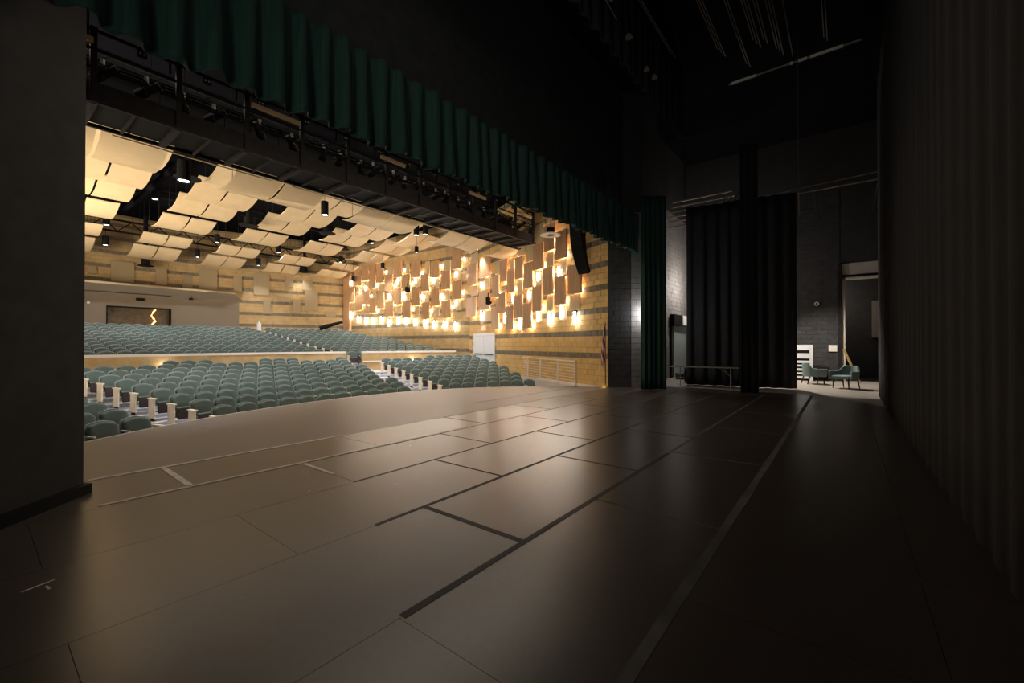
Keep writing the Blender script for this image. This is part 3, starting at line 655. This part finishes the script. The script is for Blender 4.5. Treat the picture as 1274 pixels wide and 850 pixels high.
# ============================================================ HOUSE DOWNLIGHTS
def pendant(x, y, z, r, h, label, power):
    t = thing('pendant_downlight', label, 'ceiling light', (x, y, z), 0, 'black cylinder downlights')
    m = MB(); m.lathe([(r*.86, .02), (r, 0), (r, h), (r*.9, h+.03), (.02, h+.03)], 16); m.build('cylinder_shade', 'truss_black', t, smooth=False)
    m = MB(); m.lathe([(0, .03), (r*.86, .03), (r*.86, .06), (0, .06)], 16); m.build('lens', 'downlight_disc', t)
    m = MB(); m.tube([(0, 0, h), (0, 0, 9.9-z)], .012, 6); m.build('stem', 'iron', t)
    lamp('SPOT', 'downlight', (x, y, z-.03), power*(4.0 if y < 33 else 2.0), (.93, .94, 1), .12, target=(x, y+.001, 0), spot=95)
for x, y, z, r, h, lab, pw in [
 (3.9, 15.27, 6.37, .17, .58, 'largest black cylinder downlight, hanging at upper left past the catwalk', 260),
 (9.71, 18.1, 7.29, .155, .58, 'black cylinder downlight hanging in front of the clouds left of centre', 260),
 (14.9, 18.2, 7.45, .15, .5, 'left one of two black cylinder downlights close under the catwalk', 160),
 (14.6, 17.1, 7.25, .15, .5, 'right one of two black cylinder downlights close under the catwalk', 160),
 (5.9, 27.8, 9.0, .15, .45, 'downlight up in the dark gap between the first two cloud columns', 130),
 (11.2, 27.7, 9.0, .15, .45, 'downlight up in the dark gap above the round diffuser', 130),
 (14.9, 27.6, 9.0, .15, .45, 'downlight in the dark gap left of the hanging diffuser pair', 130),
 (18.3, 27.4, 9.0, .15, .4, 'downlight in the dark gap right of centre under the catwalk', 100),
 (4.6, 31.3, 8.0, .15, .5, 'downlight beside the roof truss at far left', 130),
 (9.7, 31.2, 8.0, .15, .5, 'downlight beside the roof truss, second from the left', 130),
 (13.4, 31.2, 8.0, .15, .5, 'downlight beside the roof truss, third from the left', 130),
 (18.0, 31.1, 8.0, .15, .5, 'downlight beside the roof truss near the wood wall', 100),
 (4.9, 33.6, 7.3, .15, .5, 'dark downlight before the rear block wall at far left', 130),
 (9.3, 33.5, 7.3, .14, .5, 'dark downlight before the rear block wall, second from the left', 130),
 (13.0, 33.5, 7.3, .14, .5, 'dark downlight before the rear block wall, third from the left', 130),
 (16.0, 33.3, 7.2, .14, .5, 'dark downlight before the rear block wall, fourth from the left', 100),
 (18.9, 30.8, 6.6, .13, .4, 'dark downlight in front of the corner of the wood wall', 60),
 (18.6, 26.5, 7.1, .13, .4, 'dark downlight before the wood panels of the far side wall', 60),
 (17.2, 21.0, 7.3, .12, .35, 'small downlight under the last big cloud by the side wall', 60),
 (18.3, 17.0, 7.1, .16, .3, 'wide glowing downlight at the corner of the two wood walls', 100)]:
    pendant(x, y, z, r, h, lab, pw)
def diffuser(x, y, z, r, label, h=.7):
    t = thing('air_diffuser', label, 'air vent', (x, y, z), 0, 'round black air diffusers')
    m = MB(); m.lathe([(0, 0), (r*.5, .01), (r, .05), (r, .08), (r*.55, .16), (r*.5, h), (0, h)], 20); m.build('flared_ring', 'truss_black', t)
    m = MB(); m.lathe([(r*.3, h), (r*.3, 9.88-z)], 12); m.build('duct_drop', 'truss_black', t)
for x, y, z, r, lab in [(5.3, 20.3, 8.04, .45, 'round diffuser behind the largest downlight'), (9.15, 24.8, 7.8, .46, 'round diffuser in the gap left of centre'), (13.05, 24.0, 8.05, .45, 'round diffuser right of centre with a wide ring'), (16.6, 28.4, 8.35, .42, 'round diffuser close above the truss at right'), (7.1, 35.65, 6.6, .42, 'black diffuser drum before the rear block wall at left'), (16.05, 32.9, 7.1, .38, 'black diffuser drum before the rear wall right of centre')]:
    diffuser(x, y, z, r, lab, .5)
# roof truss across the hall
t = thing('roof_truss', 'long black lattice truss crossing the hall below the ceiling', 'truss', (0, 32.7, 0))
m = MB(); m.bar((-5.9, 0, 8.68), (19.3, 0, 8.68), .09, .10); m.build('top_chord', 'truss_black', t)
m = MB(); m.bar((-5.9, 0, 8.03), (19.3, 0, 8.03), .09, .10); m.build('bottom_chord', 'truss_black', t)
x = -5.9; up = True
n = 0
while x < 19.2:
    m = MB(); m.bar((x, 0, 8.05 if up else 8.66), (x+.62, 0, 8.66 if up else 8.05), .05); m.build('web_bar', 'truss_black', t); up = not up; x += .62
for i, (yy, zz) in enumerate([(16.5, 9.4), (20.8, 9.5), (25.2, 9.6), (28.3, 9.3)]):
    m = MB(); m.bar((-5.9, yy, zz), (19, yy, zz), .08); m.bar((-5.9, yy, zz+.4), (19, yy, zz+.4), .08)
    for k in range(20): m.bar((-5.5+k*1.25, yy, zz), (-5.0+k*1.25, yy, zz+.4), .03)
    tag(m.build('ceiling_joist', 'truss_black'), 'thin dark lattice joist under the ceiling, %s from the stage' % ORD[i+1], 'truss', 'lattice joists above the clouds')
for i, x in enumerate([5.55, 8.72, 12.55, 16.3]):
    m = MB(); m.tube([(x, 13.5, 9.3), (x, 33, 9.3)], .14, 8); tag(m.build('air_duct', 'ceiling_black'), 'dark round duct running above the clouds, %s from the left' % ORD[i+1], 'duct', 'dark ducts above the clouds')

# ============================================================ CATWALK with stage lights
CW = thing('catwalk', 'long dark steel lighting catwalk hanging across the hall behind the green valance', 'catwalk', (0, 11.65, 0))
YN, YF, ZB = 0, 1.32, 6.36
xs = [-5.3+1.362*i for i in range(17)]
for x in xs:
    m = MB(); m.box((x-.05, YN-.05, ZB), (x+.05, YN+.05, 7.85)); m.build('near_post', 'brown_steel', CW)
    m = MB(); m.box((x-.04, YF-.04, ZB), (x+.04, YF+.04, 7.85)); m.build('far_post', 'black_steel', CW)
    m = MB(); m.box((x-.06, YN, ZB-.02), (x+.06, YF, ZB+.06)); m.build('deck_joist', 'brown_steel', CW)
    m = MB(); m.box((x+.60, YN, ZB), (x+.65, YF, ZB+.05)); m.build('deck_brace', 'brown_steel', CW)
    m = MB(); m.tube([(x, YN+.65, 7.85), (x, YN+.65, 9.9)], .02, 6); m.build('hanger_rod', 'black_steel', CW)
for z, y, w, mm in ((7.8, YN, .05, 'brown_steel'), (7.42, YN, .04, 'brown_steel'), (7.05, YN, .04, 'black_steel'), (ZB+.03, YN, .07, 'brown_steel'), (7.8, YF, .05, 'black_steel'), (7.3, YF, .04, 'black_steel'), (ZB+.03, YF, .08, 'black_steel')):
    m = MB(); m.bar((-5.9, y, z), (16.62+y*.3, y, z), w); m.build('rail', mm, CW)
m = MB(); m.box((-5.9, YN+.03, ZB+.08), (16.6, YF-.03, ZB+.11)); m.build('deck', 'black_steel', CW)
for i, x in enumerate(xs[:-1]):
    m = MB(); m.box((x+.06, YN-.01, ZB+.08), (x+1.30, YN+.012, ZB+.42)); m.build('kick_panel', 'brown_steel', CW)
    m = MB(); m.box((x+.06, YF-.01, ZB+.1), (x+1.30, YF+.012, 7.75)); m.build('rear_panel', 'black_steel', CW)
for x in (2.0, 6.0, 10.0, 14.0):
    m = MB(); m.bar((x-4, YF+.10, ZB-.03), (x-.6, YF+.12, ZB-.03), .03); m.build('edge_conduit', 'cloud_maple', CW)
for i, (a, b) in enumerate([(.4, 1.5), (4.33, 5.53), (8.07, 9.0), (12.1, 13.07), (15.2, 16.3)]):
    m = MB(); m.box((a, -.10, 7.50), (b, -.02, 7.60)); tag(m.build('pale_batten', 'cloud_maple'), 'pale bar on the front of the catwalk, %s from the left' % ORD[i+1], 'bar', 'pale bars along the catwalk').location = (0, 11.65, 0)
def spotlight():
    t = thing('stage_spotlight', 'x', 'spotlight', (0, 0, 0), 0, 'stage spotlights hung on the catwalk')
    M = Matrix.Rotation(R_(62), 4, 'X')
    m = MB(); m.lathe([(.02, -.22), (.09, -.2), (.10, -.02), (.075, .02), (.075, .26), (.085, .27), (.085, .30), (.07, .30), (.06, .26), (0, .26)], 12, M); m.build('barrel', 'black_steel', t)
    m = MB(); m.lathe([(0, .268), (.055, .268)], 12, M); m.build('lens', 'glint_paint', t)
    m = MB(); m.tube([(-.12, 0, 0), (-.12, 0, .2), (.12, 0, .2), (.12, 0, 0)], .010, 6); m.build('yoke', 'iron', t)
    m = MB(); m.box((-.03, -.03, .2), (.03, .03, .32)); m.build('clamp', 'glint_paint', t); reg(t); return t
sp = spotlight(); rr = random.Random(5)
pos = []
for i in range(13):
    x = .95+i*1.29; pos += [(x+rr.uniform(-.25, .2), 7.02), (x+.6+rr.uniform(-.15, .2), 7.03)]
for i, (x, z) in enumerate(pos):
    lab = 'black stage spotlight hanging on the catwalk, %s from the left' % ORD[i+1]
    loc = (x, 11.65+rr.uniform(.1, .3), z); rz = rr.uniform(-.9, .9)+(PI if rr.random() < .25 else 0)
    if i == 0: sp.location = loc; sp.rotation_euler = (0, 0, rz); sp['label'] = lab
    else: dup(sp, loc, rz, lab)
m = MB(); m.tube([(-5.9, 11.9, 7.36), (16.6, 11.9, 7.36)], .024, 8); tag(m.build('lighting_pipe', 'iron'), 'dark pipe inside the catwalk that carries the spotlights', 'pipe')
for i in range(12):
    x = .6+i*1.32; m = MB(); n = 9
    m.tube([(x+k/n*1.2, 11.74+.05*math.sin(k), 7.30-.35*math.sin(PI*k/n)*(.6+.4*rr.random())) for k in range(n+1)], .012, 5)
    tag(m.build('power_cable', 'iron'), 'black cable looping between catwalk spotlights, %s loop from the left' % ORD[i+1], 'cable', 'cable loops on the catwalk')
# connector boxes with tiny white outlets under the top rail
for i in range(14):
    x = 1.0+i*1.15; m = MB(); m.box((x, 11.55, 7.6), (x+.16, 11.62, 7.72)); t = tag(m.build('outlet_box', 'iron'), 'small dark outlet box under the catwalk top rail, %s from the left' % ORD[i+1], 'box', 'outlet boxes on the catwalk')
    for d in (.03, .10):
        m = MB(); m.box((x+d, 11.54, 7.64), (x+d+.03, 11.55, 7.67)); m.build('outlet', 'cap_cream', t)

# ============================================================ line array speaker + ring on the right
t = thing('line_array_speaker', 'tall curved black loudspeaker array hanging before the right wood wall', 'speaker', (14.50, 8.15, 0))
ang = 0; px, pz = .0, 6.3
for i in range(7):
    a = R_(4+i*5.5); M = Matrix.Translation((-.22+px, 0, pz)) @ Matrix.Rotation(-a, 4, 'Y')
    m = MB(); m.box((0, -.24, -.30), (.46-.05*i, .24, -.01), M); b = m.build('speaker_cabinet', 'black_steel', t)
    m = MB(); m.box((-.012, .225, -.30), (.0, .245, 0), M); m.build('front_edge', 'white_rim', b)
    px += .30*math.sin(a); pz -= .30*math.cos(a)
m = MB(); m.tube([(0, 0, 6.3), (0, 0, 9)], .015, 6); m.tube([(.3, 0, 6.3), (.3, 0, 9)], .015, 6); m.build('suspension', 'iron', t)
t = thing('ring_diffuser', 'pale flat ring hanging above the right wood panels', 'air vent', (14.7, 9.5, 6.05))
m = MB(); m.lathe([(.18, 0), (.42, .0), (.42, .04), (.18, .05)], 24); m.build('ring', 'white_rim', t)
m = MB(); m.lathe([(0, .02), (.17, .02), (.17, .3), (0, .3)], 16); m.build('hub', 'black_steel', t)
m = MB(); m.tube([(0, 0, .3), (0, 0, 3)], .01, 6); m.build('rod', 'iron', t)
# black stage camera/projector on side wall + followspot in the rear corner
def gadget(x, y, z, rz, label):
    t = thing('wall_projector', label, 'projector', (x, y, z), rz)
    m = MB(); m.box((-.16, -.12, -.05), (.16, .12, .35)); m.build('body', 'black_steel', t, bevel=.02)
    m = MB(); m.lathe([(0, 0), (.09, 0), (.07, .3), (0, .3)], 10, Matrix.Translation((0, .1, .1)) @ Matrix.Rotation(R_(100), 4, 'X')); m.build('snout', 'black_steel', t)
    m = MB(); m.box((-.03, -.03, .3), (.03, .03, .6)); m.build('bracket', 'iron', t)
p = W1A+W1D*9.15+W1N*.55; gadget(p.x, p.y, 3.85, .6, 'black device mounted between the near wood panels above the door')
p = K2+D2*y2s(24.4)+Vector((-.5, 0)); gadget(p.x, p.y, 5.3, .2, 'black device mounted in the middle of the far wood panels')
t = thing('follow_spot', 'long black follow spot standing tilted behind the last row at the corner', 'spotlight', (17.6, 31.9, ZJ(11)))
Mx = Matrix.Translation((0, 0, 1.25)) @ Matrix.Rotation(R_(-35), 4, 'Z') @ Matrix.Rotation(R_(72), 4, 'Y')
m = MB(); m.lathe([(0, -.8), (.16, -.8), (.19, -.3), (.14, .0), (.11, .8), (.13, .95), (0, .95)], 12, Mx); m.build('barrel', 'black_steel', t)
m = MB(); m.tube([(0, 0, 0), (0, 0, 1.2)], .035, 8); m.build('stand', 'iron', t)
for k in range(3):
    a = k*2*PI/3; m = MB(); m.tube([(0, 0, .45), (.4*math.cos(a), .4*math.sin(a), 0)], .02, 6); m.build('leg', 'iron', t)
m = MB(); m.box((-.12, -.1, 0), (.12, .1, 1.15)); m.box((-.03, -.03, 1.15), (.03, .03, 1.3)); tag(m.build('white_post_box', 'white_paint'), 'small white box standing at the top of the rear aisle', 'box').location = (13.0, 33.4, ZJ(12))
m = MB(); m.box((-.05, -.05, 0), (.05, .05, .9)); tag(m.build('corner_post', 'white_paint'), 'short white post at the far corner below the pilaster', 'post').location = (19.0, 31.6, ZJ(11))
# small bright lens flare source on the parapet: work lights
for i, (th, zz) in enumerate(((-6.2, .52), (20.0, .52))):
    x, y = pol(25.58, R_(th)); m = MB(); m.lathe([(0, -.05), (.05, -.03), (.05, .03), (0, .05)], 8, Matrix.Translation((x, y, zz+.15)))
    tag(m.build('step_light', 'lamp_white'), 'tiny bright light low on the parapet, %s' % ('behind the centre block' if i == 0 else 'behind the right block'), 'lamp')

# ============================================================ railing of the side walkway
t = thing('walkway_railing', 'cream metal railing with horizontal bars along the side walkway', 'railing', (RL0.x, RL0.y, 0), math.atan2(RD.y, RD.x))
posts = [0, 1.57, 3.4, 4.95, 6.25, 7.8, 8.85, 10.4, 11.6]
for s in posts: m = MB(); m.box((s-.025, -.025, 0), (s+.025, .025, .98)); m.build('post', 'steel_rail', t)
for i, z in enumerate((.95, .80, .68, .56, .44, .32, .20, .10)):
    m = MB(); m.bar((0, 0, z), (11.6, 0, z), .045 if i == 0 else .018); m.build('rail', 'steel_rail', t)
m = MB(); m.lathe([(0, 0), (.07, 0), (.07, .02), (0, .02)], 12); m.build('base_plate', 'brown_steel', t)

# ============================================================ FLAG
t = thing('flag', 'furled American flag on a pole beside the black proscenium column', 'flag', (14.55, 7.00, 0))
m = MB(); m.tube([(0, 0, 0), (0, 0, 2.38)], .014, 8); m.build('pole', 'dark_wood', t)
m = MB(); m.lathe([(0, 0), (.17, 0), (.15, .04), (.03, .07), (.0, .10)], 16); m.build('pole_base', 'gold', t)
m = MB(); m.lathe([(0, 2.36), (.03, 2.40), (.012, 2.46), (0, 2.54)], 8); m.build('finial', 'gold', t)
def flag_cloth():
    # cloth hanging in folds; column u across the hoist-to-fly width gathered, v down
    m = MB(); nu, nv = 26, 44
    def P(u, v):
        z = 2.28-v*1.62*(1-.10*u)
        wid = .05+.17*min(1, v*1.5)*(1-.35*v)
        x = -.02-u*wid*.75; fold = .055*math.sin(u*13+v*1.4)*min(1, .25+v*1.6)
        return (x+.35*fold, u*wid*.5+.5*fold-.01, z)
    for i in range(nu):
        for j in range(nv):
            u = (i+.5)/nu; v = (j+.5)/nv
            d = v*1.0+u*.55       # stripes run down the cloth at a slant
            if d < .48 and v < .5:
                mi = 2
                if (i*7+j*3) % 11 == 0: mi = 1
            else: mi = int((u*3.2+v*4.5)*1.45) % 2
            m.poly([P(i/nu, j/nv), P((i+1)/nu, j/nv), P((i+1)/nu, (j+1)/nv), P(i/nu, (j+1)/nv)], mi)
    o = m.build('flag_cloth', ['flag_red', 'flag_white', 'flag_blue'], t)
    md = o.modifiers.new('s', 'SOLIDIFY'); md.thickness = .004
flag_cloth()

# ============================================================ CURTAINS
def curtain(name, path, z0, z1, matn, label, cat='curtain', amp=.07, per=.32, seed=1, hem=0, fullness=0, parent=None, group=None, gather=0):
    rr = random.Random(seed); P = [Vector(p) for p in path]; L = [0]
    for a, b in zip(P[:-1], P[1:]): L.append(L[-1]+(b-a).length)
    tot = L[-1]; n = max(8, int(tot/.03)); ph = [rr.uniform(0, 6.28) for _ in range(6)]
    nz = 14; m = MB(); grid = []
    for i in range(n+1):
        s = tot*i/n; k = 0
        while k < len(L)-2 and s > L[k+1]: k += 1
        a, b = P[k], P[k+1]; f = (s-L[k])/max(1e-6, L[k+1]-L[k]); c = a.lerp(b, f); d = (b-a).normalized(); nn = Vector((-d.y, d.x))
        base = math.sin(2*PI*s/per+1.1*math.sin(s*1.7+ph[0])+ph[1])
        sharp = (abs(base)**.6)*(1 if base > 0 else -1)
        col = []
        for j in range(nz+1):
            v = j/nz; w = sharp*amp*(.55+.45*(1-v))+.3*amp*math.sin(2*PI*s/(per*2.7)+ph[2]+2.2*v)
            z = z0+(z1-z0)*v
            if hem and j == 0: z += hem*(.5*math.sin(2*PI*s/1.37+ph[3])+.35*math.sin(2*PI*s/.61+ph[4])+.15*base)
            p = c+nn*w; col.append((p.x, p.y, z))
        grid.append(col)
    vs = [v for c in grid for v in c]; fs = []
    for i in range(n):
        for j in range(nz): a = i*(nz+1)+j; fs.append((a, a+nz+1, a+nz+2, a+1))
    m.raw(vs, fs); o = m.build(name, matn, parent, smooth=True)
    md = o.modifiers.new('thick', 'SOLIDIFY'); md.thickness = .012
    if label: tag(o, label, cat, group)
    return o
curtain('green_valance', [(.55, 6.08), (1.4, 6.2), (15.1, 6.05)], 4.93, 6.38, 'green_velour', 'long dark green pleated valance across the top of the stage opening', amp=.10, per=.36, seed=4, hem=.055)
curtain('green_curtain', [(14.53, 5.62), (14.84, 5.29), (15.13, 4.94)], .02, 6.8, 'green_velour', 'narrow gathered green house curtain beside the lit block column', amp=.07, per=.17, seed=8)
curtain('backing_curtain', [(17.55, 4.95), (17.75, 4.0), (17.85, 3.0), (18.15, 1.36)], .012, 7.0, 'black_velour', 'wide black pleated curtain behind the folding table', amp=.09, per=.42, seed=11)
curtain('narrow_leg_curtain', [(15.62, 2.74), (15.80, 2.52), (15.98, 2.26)], .01, 8.2, 'black_velour', 'narrow black leg curtain between the table and the lit corner', amp=.035, per=.20, seed=12)
curtain('upstage_curtain', [(-2.2, -.95), (4, -.85), (10, -.82), (15.2, -.80), (17.2, -.80)], .01, 9.8, 'black_velour', 'long black upstage curtain filling the right side', amp=.022, per=.5, seed=13)
curtain('border_curtain', [(-3, 4.5), (15.5, 4.5)], 8.8, 10.9, 'black_velour', 'black border curtain high above the stage', amp=.06, per=.5, seed=14)

# ============================================================ FLY BATTENS and rigging
for i, (y, x1, z, n) in enumerate([(3.97, 12.75, 10.0, 2), (2.84, 13.6, 10.0, 3), (2.32, 14.6, 10, 2), (1.97, 13.8, 10, 3), (1.76, 13.75, 10, 2), (1.50, 14.6, 10, 3), (1.22, 14.8, 10, 1), (.44, 14.64, 10, 2)]):
    t = thing('fly_batten', 'dark overhead batten pipes above the stage, %s from the left at the top' % ORD[i+1], 'batten', (0, y, z), 0, 'overhead battens')
    for k in range(n):
        m = MB(); m.tube([(0, (k-n/2)*.07, .05*k), (x1-.15*k, (k-n/2)*.07, .05*k)], .013, 6); m.build('pipe', 'disc_tan', t)
t = thing('side_ladder_pipe', 'bright edged cross pipe high above the right half of the stage', 'pipe', (11.55, 0, 8.0))
m = MB(); m.tube([(0, 2.25, 0), (0, -.3, 0)], .022, 8); m.build('pipe', 'disc_tan', t)
for yy in (2.1, -.2):
    m = MB(); m.tube([(0, yy, 0), (0, yy, 3)], .006, 5); m.build('lift_line', 'iron', t)
for a, b in ((2.2, 1.65), (.98, .92), (.82, .66), (.6, .02)):
    m = MB(); m.tube([(0, a, .0), (0, b, .0)], .034, 8); m.build('sleeve', 'cap_cream', t)
m = MB(); m.tube([(12.55, .92, 11), (12.6, .9, 5.3)], .003, 5); m.tube([(12.6, .9, 5.3), (12.62, .88, 4.75)], .018, 6); tag(m.build('hoist_line', 'disc_tan'), 'thin hanging hoist line with a pale end above the right of the stage', 'cable')
t = thing('gallery_rail', 'dark gallery rails high on the right side wall with pale short bars', 'railing', (19, 0, 7.2))
m = MB(); m.tube([(0, 2.9, 0), (0, -1.0, 0)], .03, 8); m.build('rail', 'disc_tan', t)
m = MB(); m.tube([(0, 2.9, .12), (0, -1.0, .25)], .02, 6); m.build('rail', 'disc_tan', t)
for yy in (2.8, .9, -.9):
    m = MB(); m.tube([(0, yy, 0), (4.4, yy, 0)], .02, 6); m.build('wall_bracket', 'iron', t)
for a, b in ((2.80, 2.6), (2.55, 2.4), (2.35, 2.05)):
    m = MB(); m.tube([(-.04, a, -.01), (-.04, b, -.01)], .045, 8); m.build('bar', 'cap_cream', t)
t = thing('corner_gallery', 'slatted steel gallery high in the lit corner behind the stage', 'railing', (20.0, 4.9, 7.0))
for k in range(6):
    m = MB(); m.bar((.12*k, -1.5+.1*k, .26*k), (.12*k, 1.55, .26*k), .05); m.build('rail', 'disc_tan', t)
for k in range(3):
    m = MB(); m.bar((0, -.9+k*.25, 0), (.5, -1.3+k*.25, 1.2), .04); m.build('brace', 'disc_tan', t)
m = MB(); m.tube([(.3, .9, 1.3), (.3, .9, 3.9)], .02, 6); m.build('hanger', 'iron', t)
for i, (x, y, z, r) in enumerate([(7.42, 4.1, 9.2, .10), (8.4, 3.9, 8.9, .05), (9.7, 4.05, 8.9, .09), (11.0, 4.1, 8.8, .08), (11.3, 4.0, 8.7, .08), (6.0, 3.6, 9.6, .07)]):
    t = thing('hanging_worklight', 'small pale round lamp hanging in the dark above the stage, %s from the left' % ORD[i+1 if i < 5 else 6], 'lamp', (x, y, z), 0, 'small hanging lamps over the stage')
    m = MB(); m.lathe([(0, 0), (r, .01), (r*.8, .06), (.02, .12)], 12); m.build('shade', 'disc_tan', t)
    m = MB(); m.tube([(0, 0, .12), (0, 0, 11-z)], .006, 4); m.build('cord', 'iron', t)
m = MB()
for k in range(34): m.box((7.75+k*.035, 4.0, 9.05-k*.006), (7.77+k*.035, 4.02, 9.075-k*.006))
tag(m.build('lifting_chain', 'disc_tan'), 'thin pale chain running in the dark above the valance', 'chain')

# ============================================================ FOLDING TABLE
TA, TB = Vector((17.20, 3.00)), Vector((16.92, 5.30)); d = (TB-TA); L = d.length
t = thing('folding_table', 'dark folding table standing in front of the black pleated curtain', 'table', (TA.x, TA.y, 0), math.atan2(d.y, d.x))
m = MB(); m.box((0, -.02, .745), (L, .60, .785)); m.build('table_top', 'brown_steel', t, bevel=.006)
m = MB(); m.box((-.004, .60, .742), (L, .61, .788)); m.build('edge_strip', 'disc_tan', t)
for sx in (.28, L-.28):
    for yy in (.06, .54):
        m = MB(); m.tube([(sx, yy, 0), (sx, yy, .745)], .016, 8); m.build('leg', 'disc_tan', t)
    m = MB(); m.tube([(sx, .54, .08), (sx, .06, .08)], .013, 6); m.build('crossbar', 'disc_tan', t)
    m = MB(); s = 1 if sx < 1 else -1; m.tube([(sx, .54, .45), (sx+s*.16, .54, .62), (sx+s*.36, .54, .74)], .012, 6); m.build('brace', 'disc_tan', t)
t = thing('cable_pile', 'dark heap of cable on the floor under the left end of the table', 'cable', (20.0, 5.9, 0))
rr = random.Random(2)
for q in range(3):
    m = MB(); m.tube([(.3*math.cos(a*.55+q)*(.6+.4*rr.random()), .22*math.sin(a*.55+q), .03+.10*rr.random()*q+.04*q) for a in range(24)], .022, 6); m.build('loop', 'iron', t)
t = thing('stage_box', 'dark low case behind the table', 'case', (18.9, 5.0, 0))
m = MB(); m.box((-.5, -.3, 0), (.5, .3, .62)); m.build('body', 'black_steel', t, bevel=.02)
m = MB(); m.box((-.52, -.32, .4), (.52, .32, .43)); m.build('band', 'brown_steel', t)

# ============================================================ WHITE SLATTED PANEL, ARMCHAIRS, etc.
t = thing('slatted_rack', 'white rack with horizontal slots standing left of the armchairs', 'rack', (22.5, 1.12, 0))
H = 1.57; 
m = MB(); m.box((0, 0, 0), (.06, .12, H)); m.build('upright', 'white_paint', t)
m = MB(); m.box((0, 1.2, 0), (.06, 1.32, H)); m.build('upright', 'white_paint', t)
for z0, z1 in ((1.34, H), (.98, 1.20), (.78, .88), (.62, .70), (.44, .54), (.28, .36), (.10, .20)):
    m = MB(); m.box((-.01, .12, z0), (.05, 1.2, z1)); m.build('slat', 'white_paint', t)
m = MB(); m.box((.3, 0, 0), (.34, 1.32, H-.05)); m.build('back_board', 'black_steel', t)
def armchair(label, loc, rz):
    t = thing('armchair', label, 'chair', loc, rz, 'teal armchairs')
    # faces -Y; seat, wrapped back with lower arms
    m = MB(); pad = [(-.29, -.30), (.29, -.30), (.31, .0), (.27, .26), (-.27, .26), (-.31, 0)]
    m.prism(pad, .36, .47); m.build('seat', 'chair_teal', t, bevel=.03)
    m = MB(); n = 20; inn = []; out = []
    for i in range(n+1):
        a = -PI*.5+(PI*2)*0+i/n*PI  # placeholder
    pts = []
    for i in range(n+1):
        u = i/n; a = R_(-28)+u*R_(236)
        x = .33*math.cos(a); y = .02+.30*math.sin(a)
        if a < 0 or a > PI: x = (.33 if a < 0 else -.33); y = -.02-(abs(math.sin(a)))*.5
        back = max(0, math.sin(a)); h = .62+.20*(1/(1+math.exp(-14*(back-.62))))
        pts.append((x, y, h))
    vs = []; 
    for x, y, h in pts:
        r = math.hypot(x, y) or 1; ox, oy = x*1.17, y*1.17+(.0); vs += [(x, y, .34), (ox, oy, .30), (ox*1.04, oy*1.06, h), (x, y, h)]
    fs = []
    for i in range(n):
        a = 4*i
        for k in range(4): fs.append((a+k, a+(k+1) % 4, a+4+(k+1) % 4, a+4+k))
    fs += [(0, 1, 2, 3), tuple(4*n+k for k in (3, 2, 1, 0))]
    m.raw(vs, fs); m.build('backrest', 'chair_teal', t, bevel=.012)
    for sx, sy in ((-1, -1), (1, -1), (-1, 1), (1, 1)):
        m = MB(); m.tube([(sx*.25, sy*.24, .37), (sx*.27, sy*(.25 if sy < 0 else .34), 0)], [.028, .016], 8); m.build('leg', 'chair_leg', t)
    return t
armchair('teal armchair at left seen from its side and back, next to the white rack', (21.0, 1.02, 0), R_(26))
armchair('teal armchair at right facing the stage in front of the tall doorway', (19.55, .02, 0), R_(-122))
m = MB(); m.box((SX-.05, .30, 1.28), (SX-.014, .60, 1.56)); tag(m.build('wall_plate', 'cap_cream'), 'small cream switch plate on the dark wall above the armchairs', 'switch')
m = MB(); m.lathe([(.045, 0), (.09, 0), (.09, .03), (.045, .03), (.045, 0)], 16, Matrix.Translation((SX-.04, 1.02, 3.40)) @ Matrix.Rotation(R_(-90), 4, 'Y')); tag(m.build('wall_ring', 'white_paint'), 'tiny white ring on the dark wall above the white rack', 'ring')
m = MB(); m.box((-.07, -.03, 0), (.07, .03, 1.5)); o = tag(m.build('wood_board', 'yellow_wood'), 'yellow wooden board leaning behind the right armchair', 'board'); o.location = (22.6, -.45, 0); o.rotation_euler = (R_(-20), R_(6), R_(10))
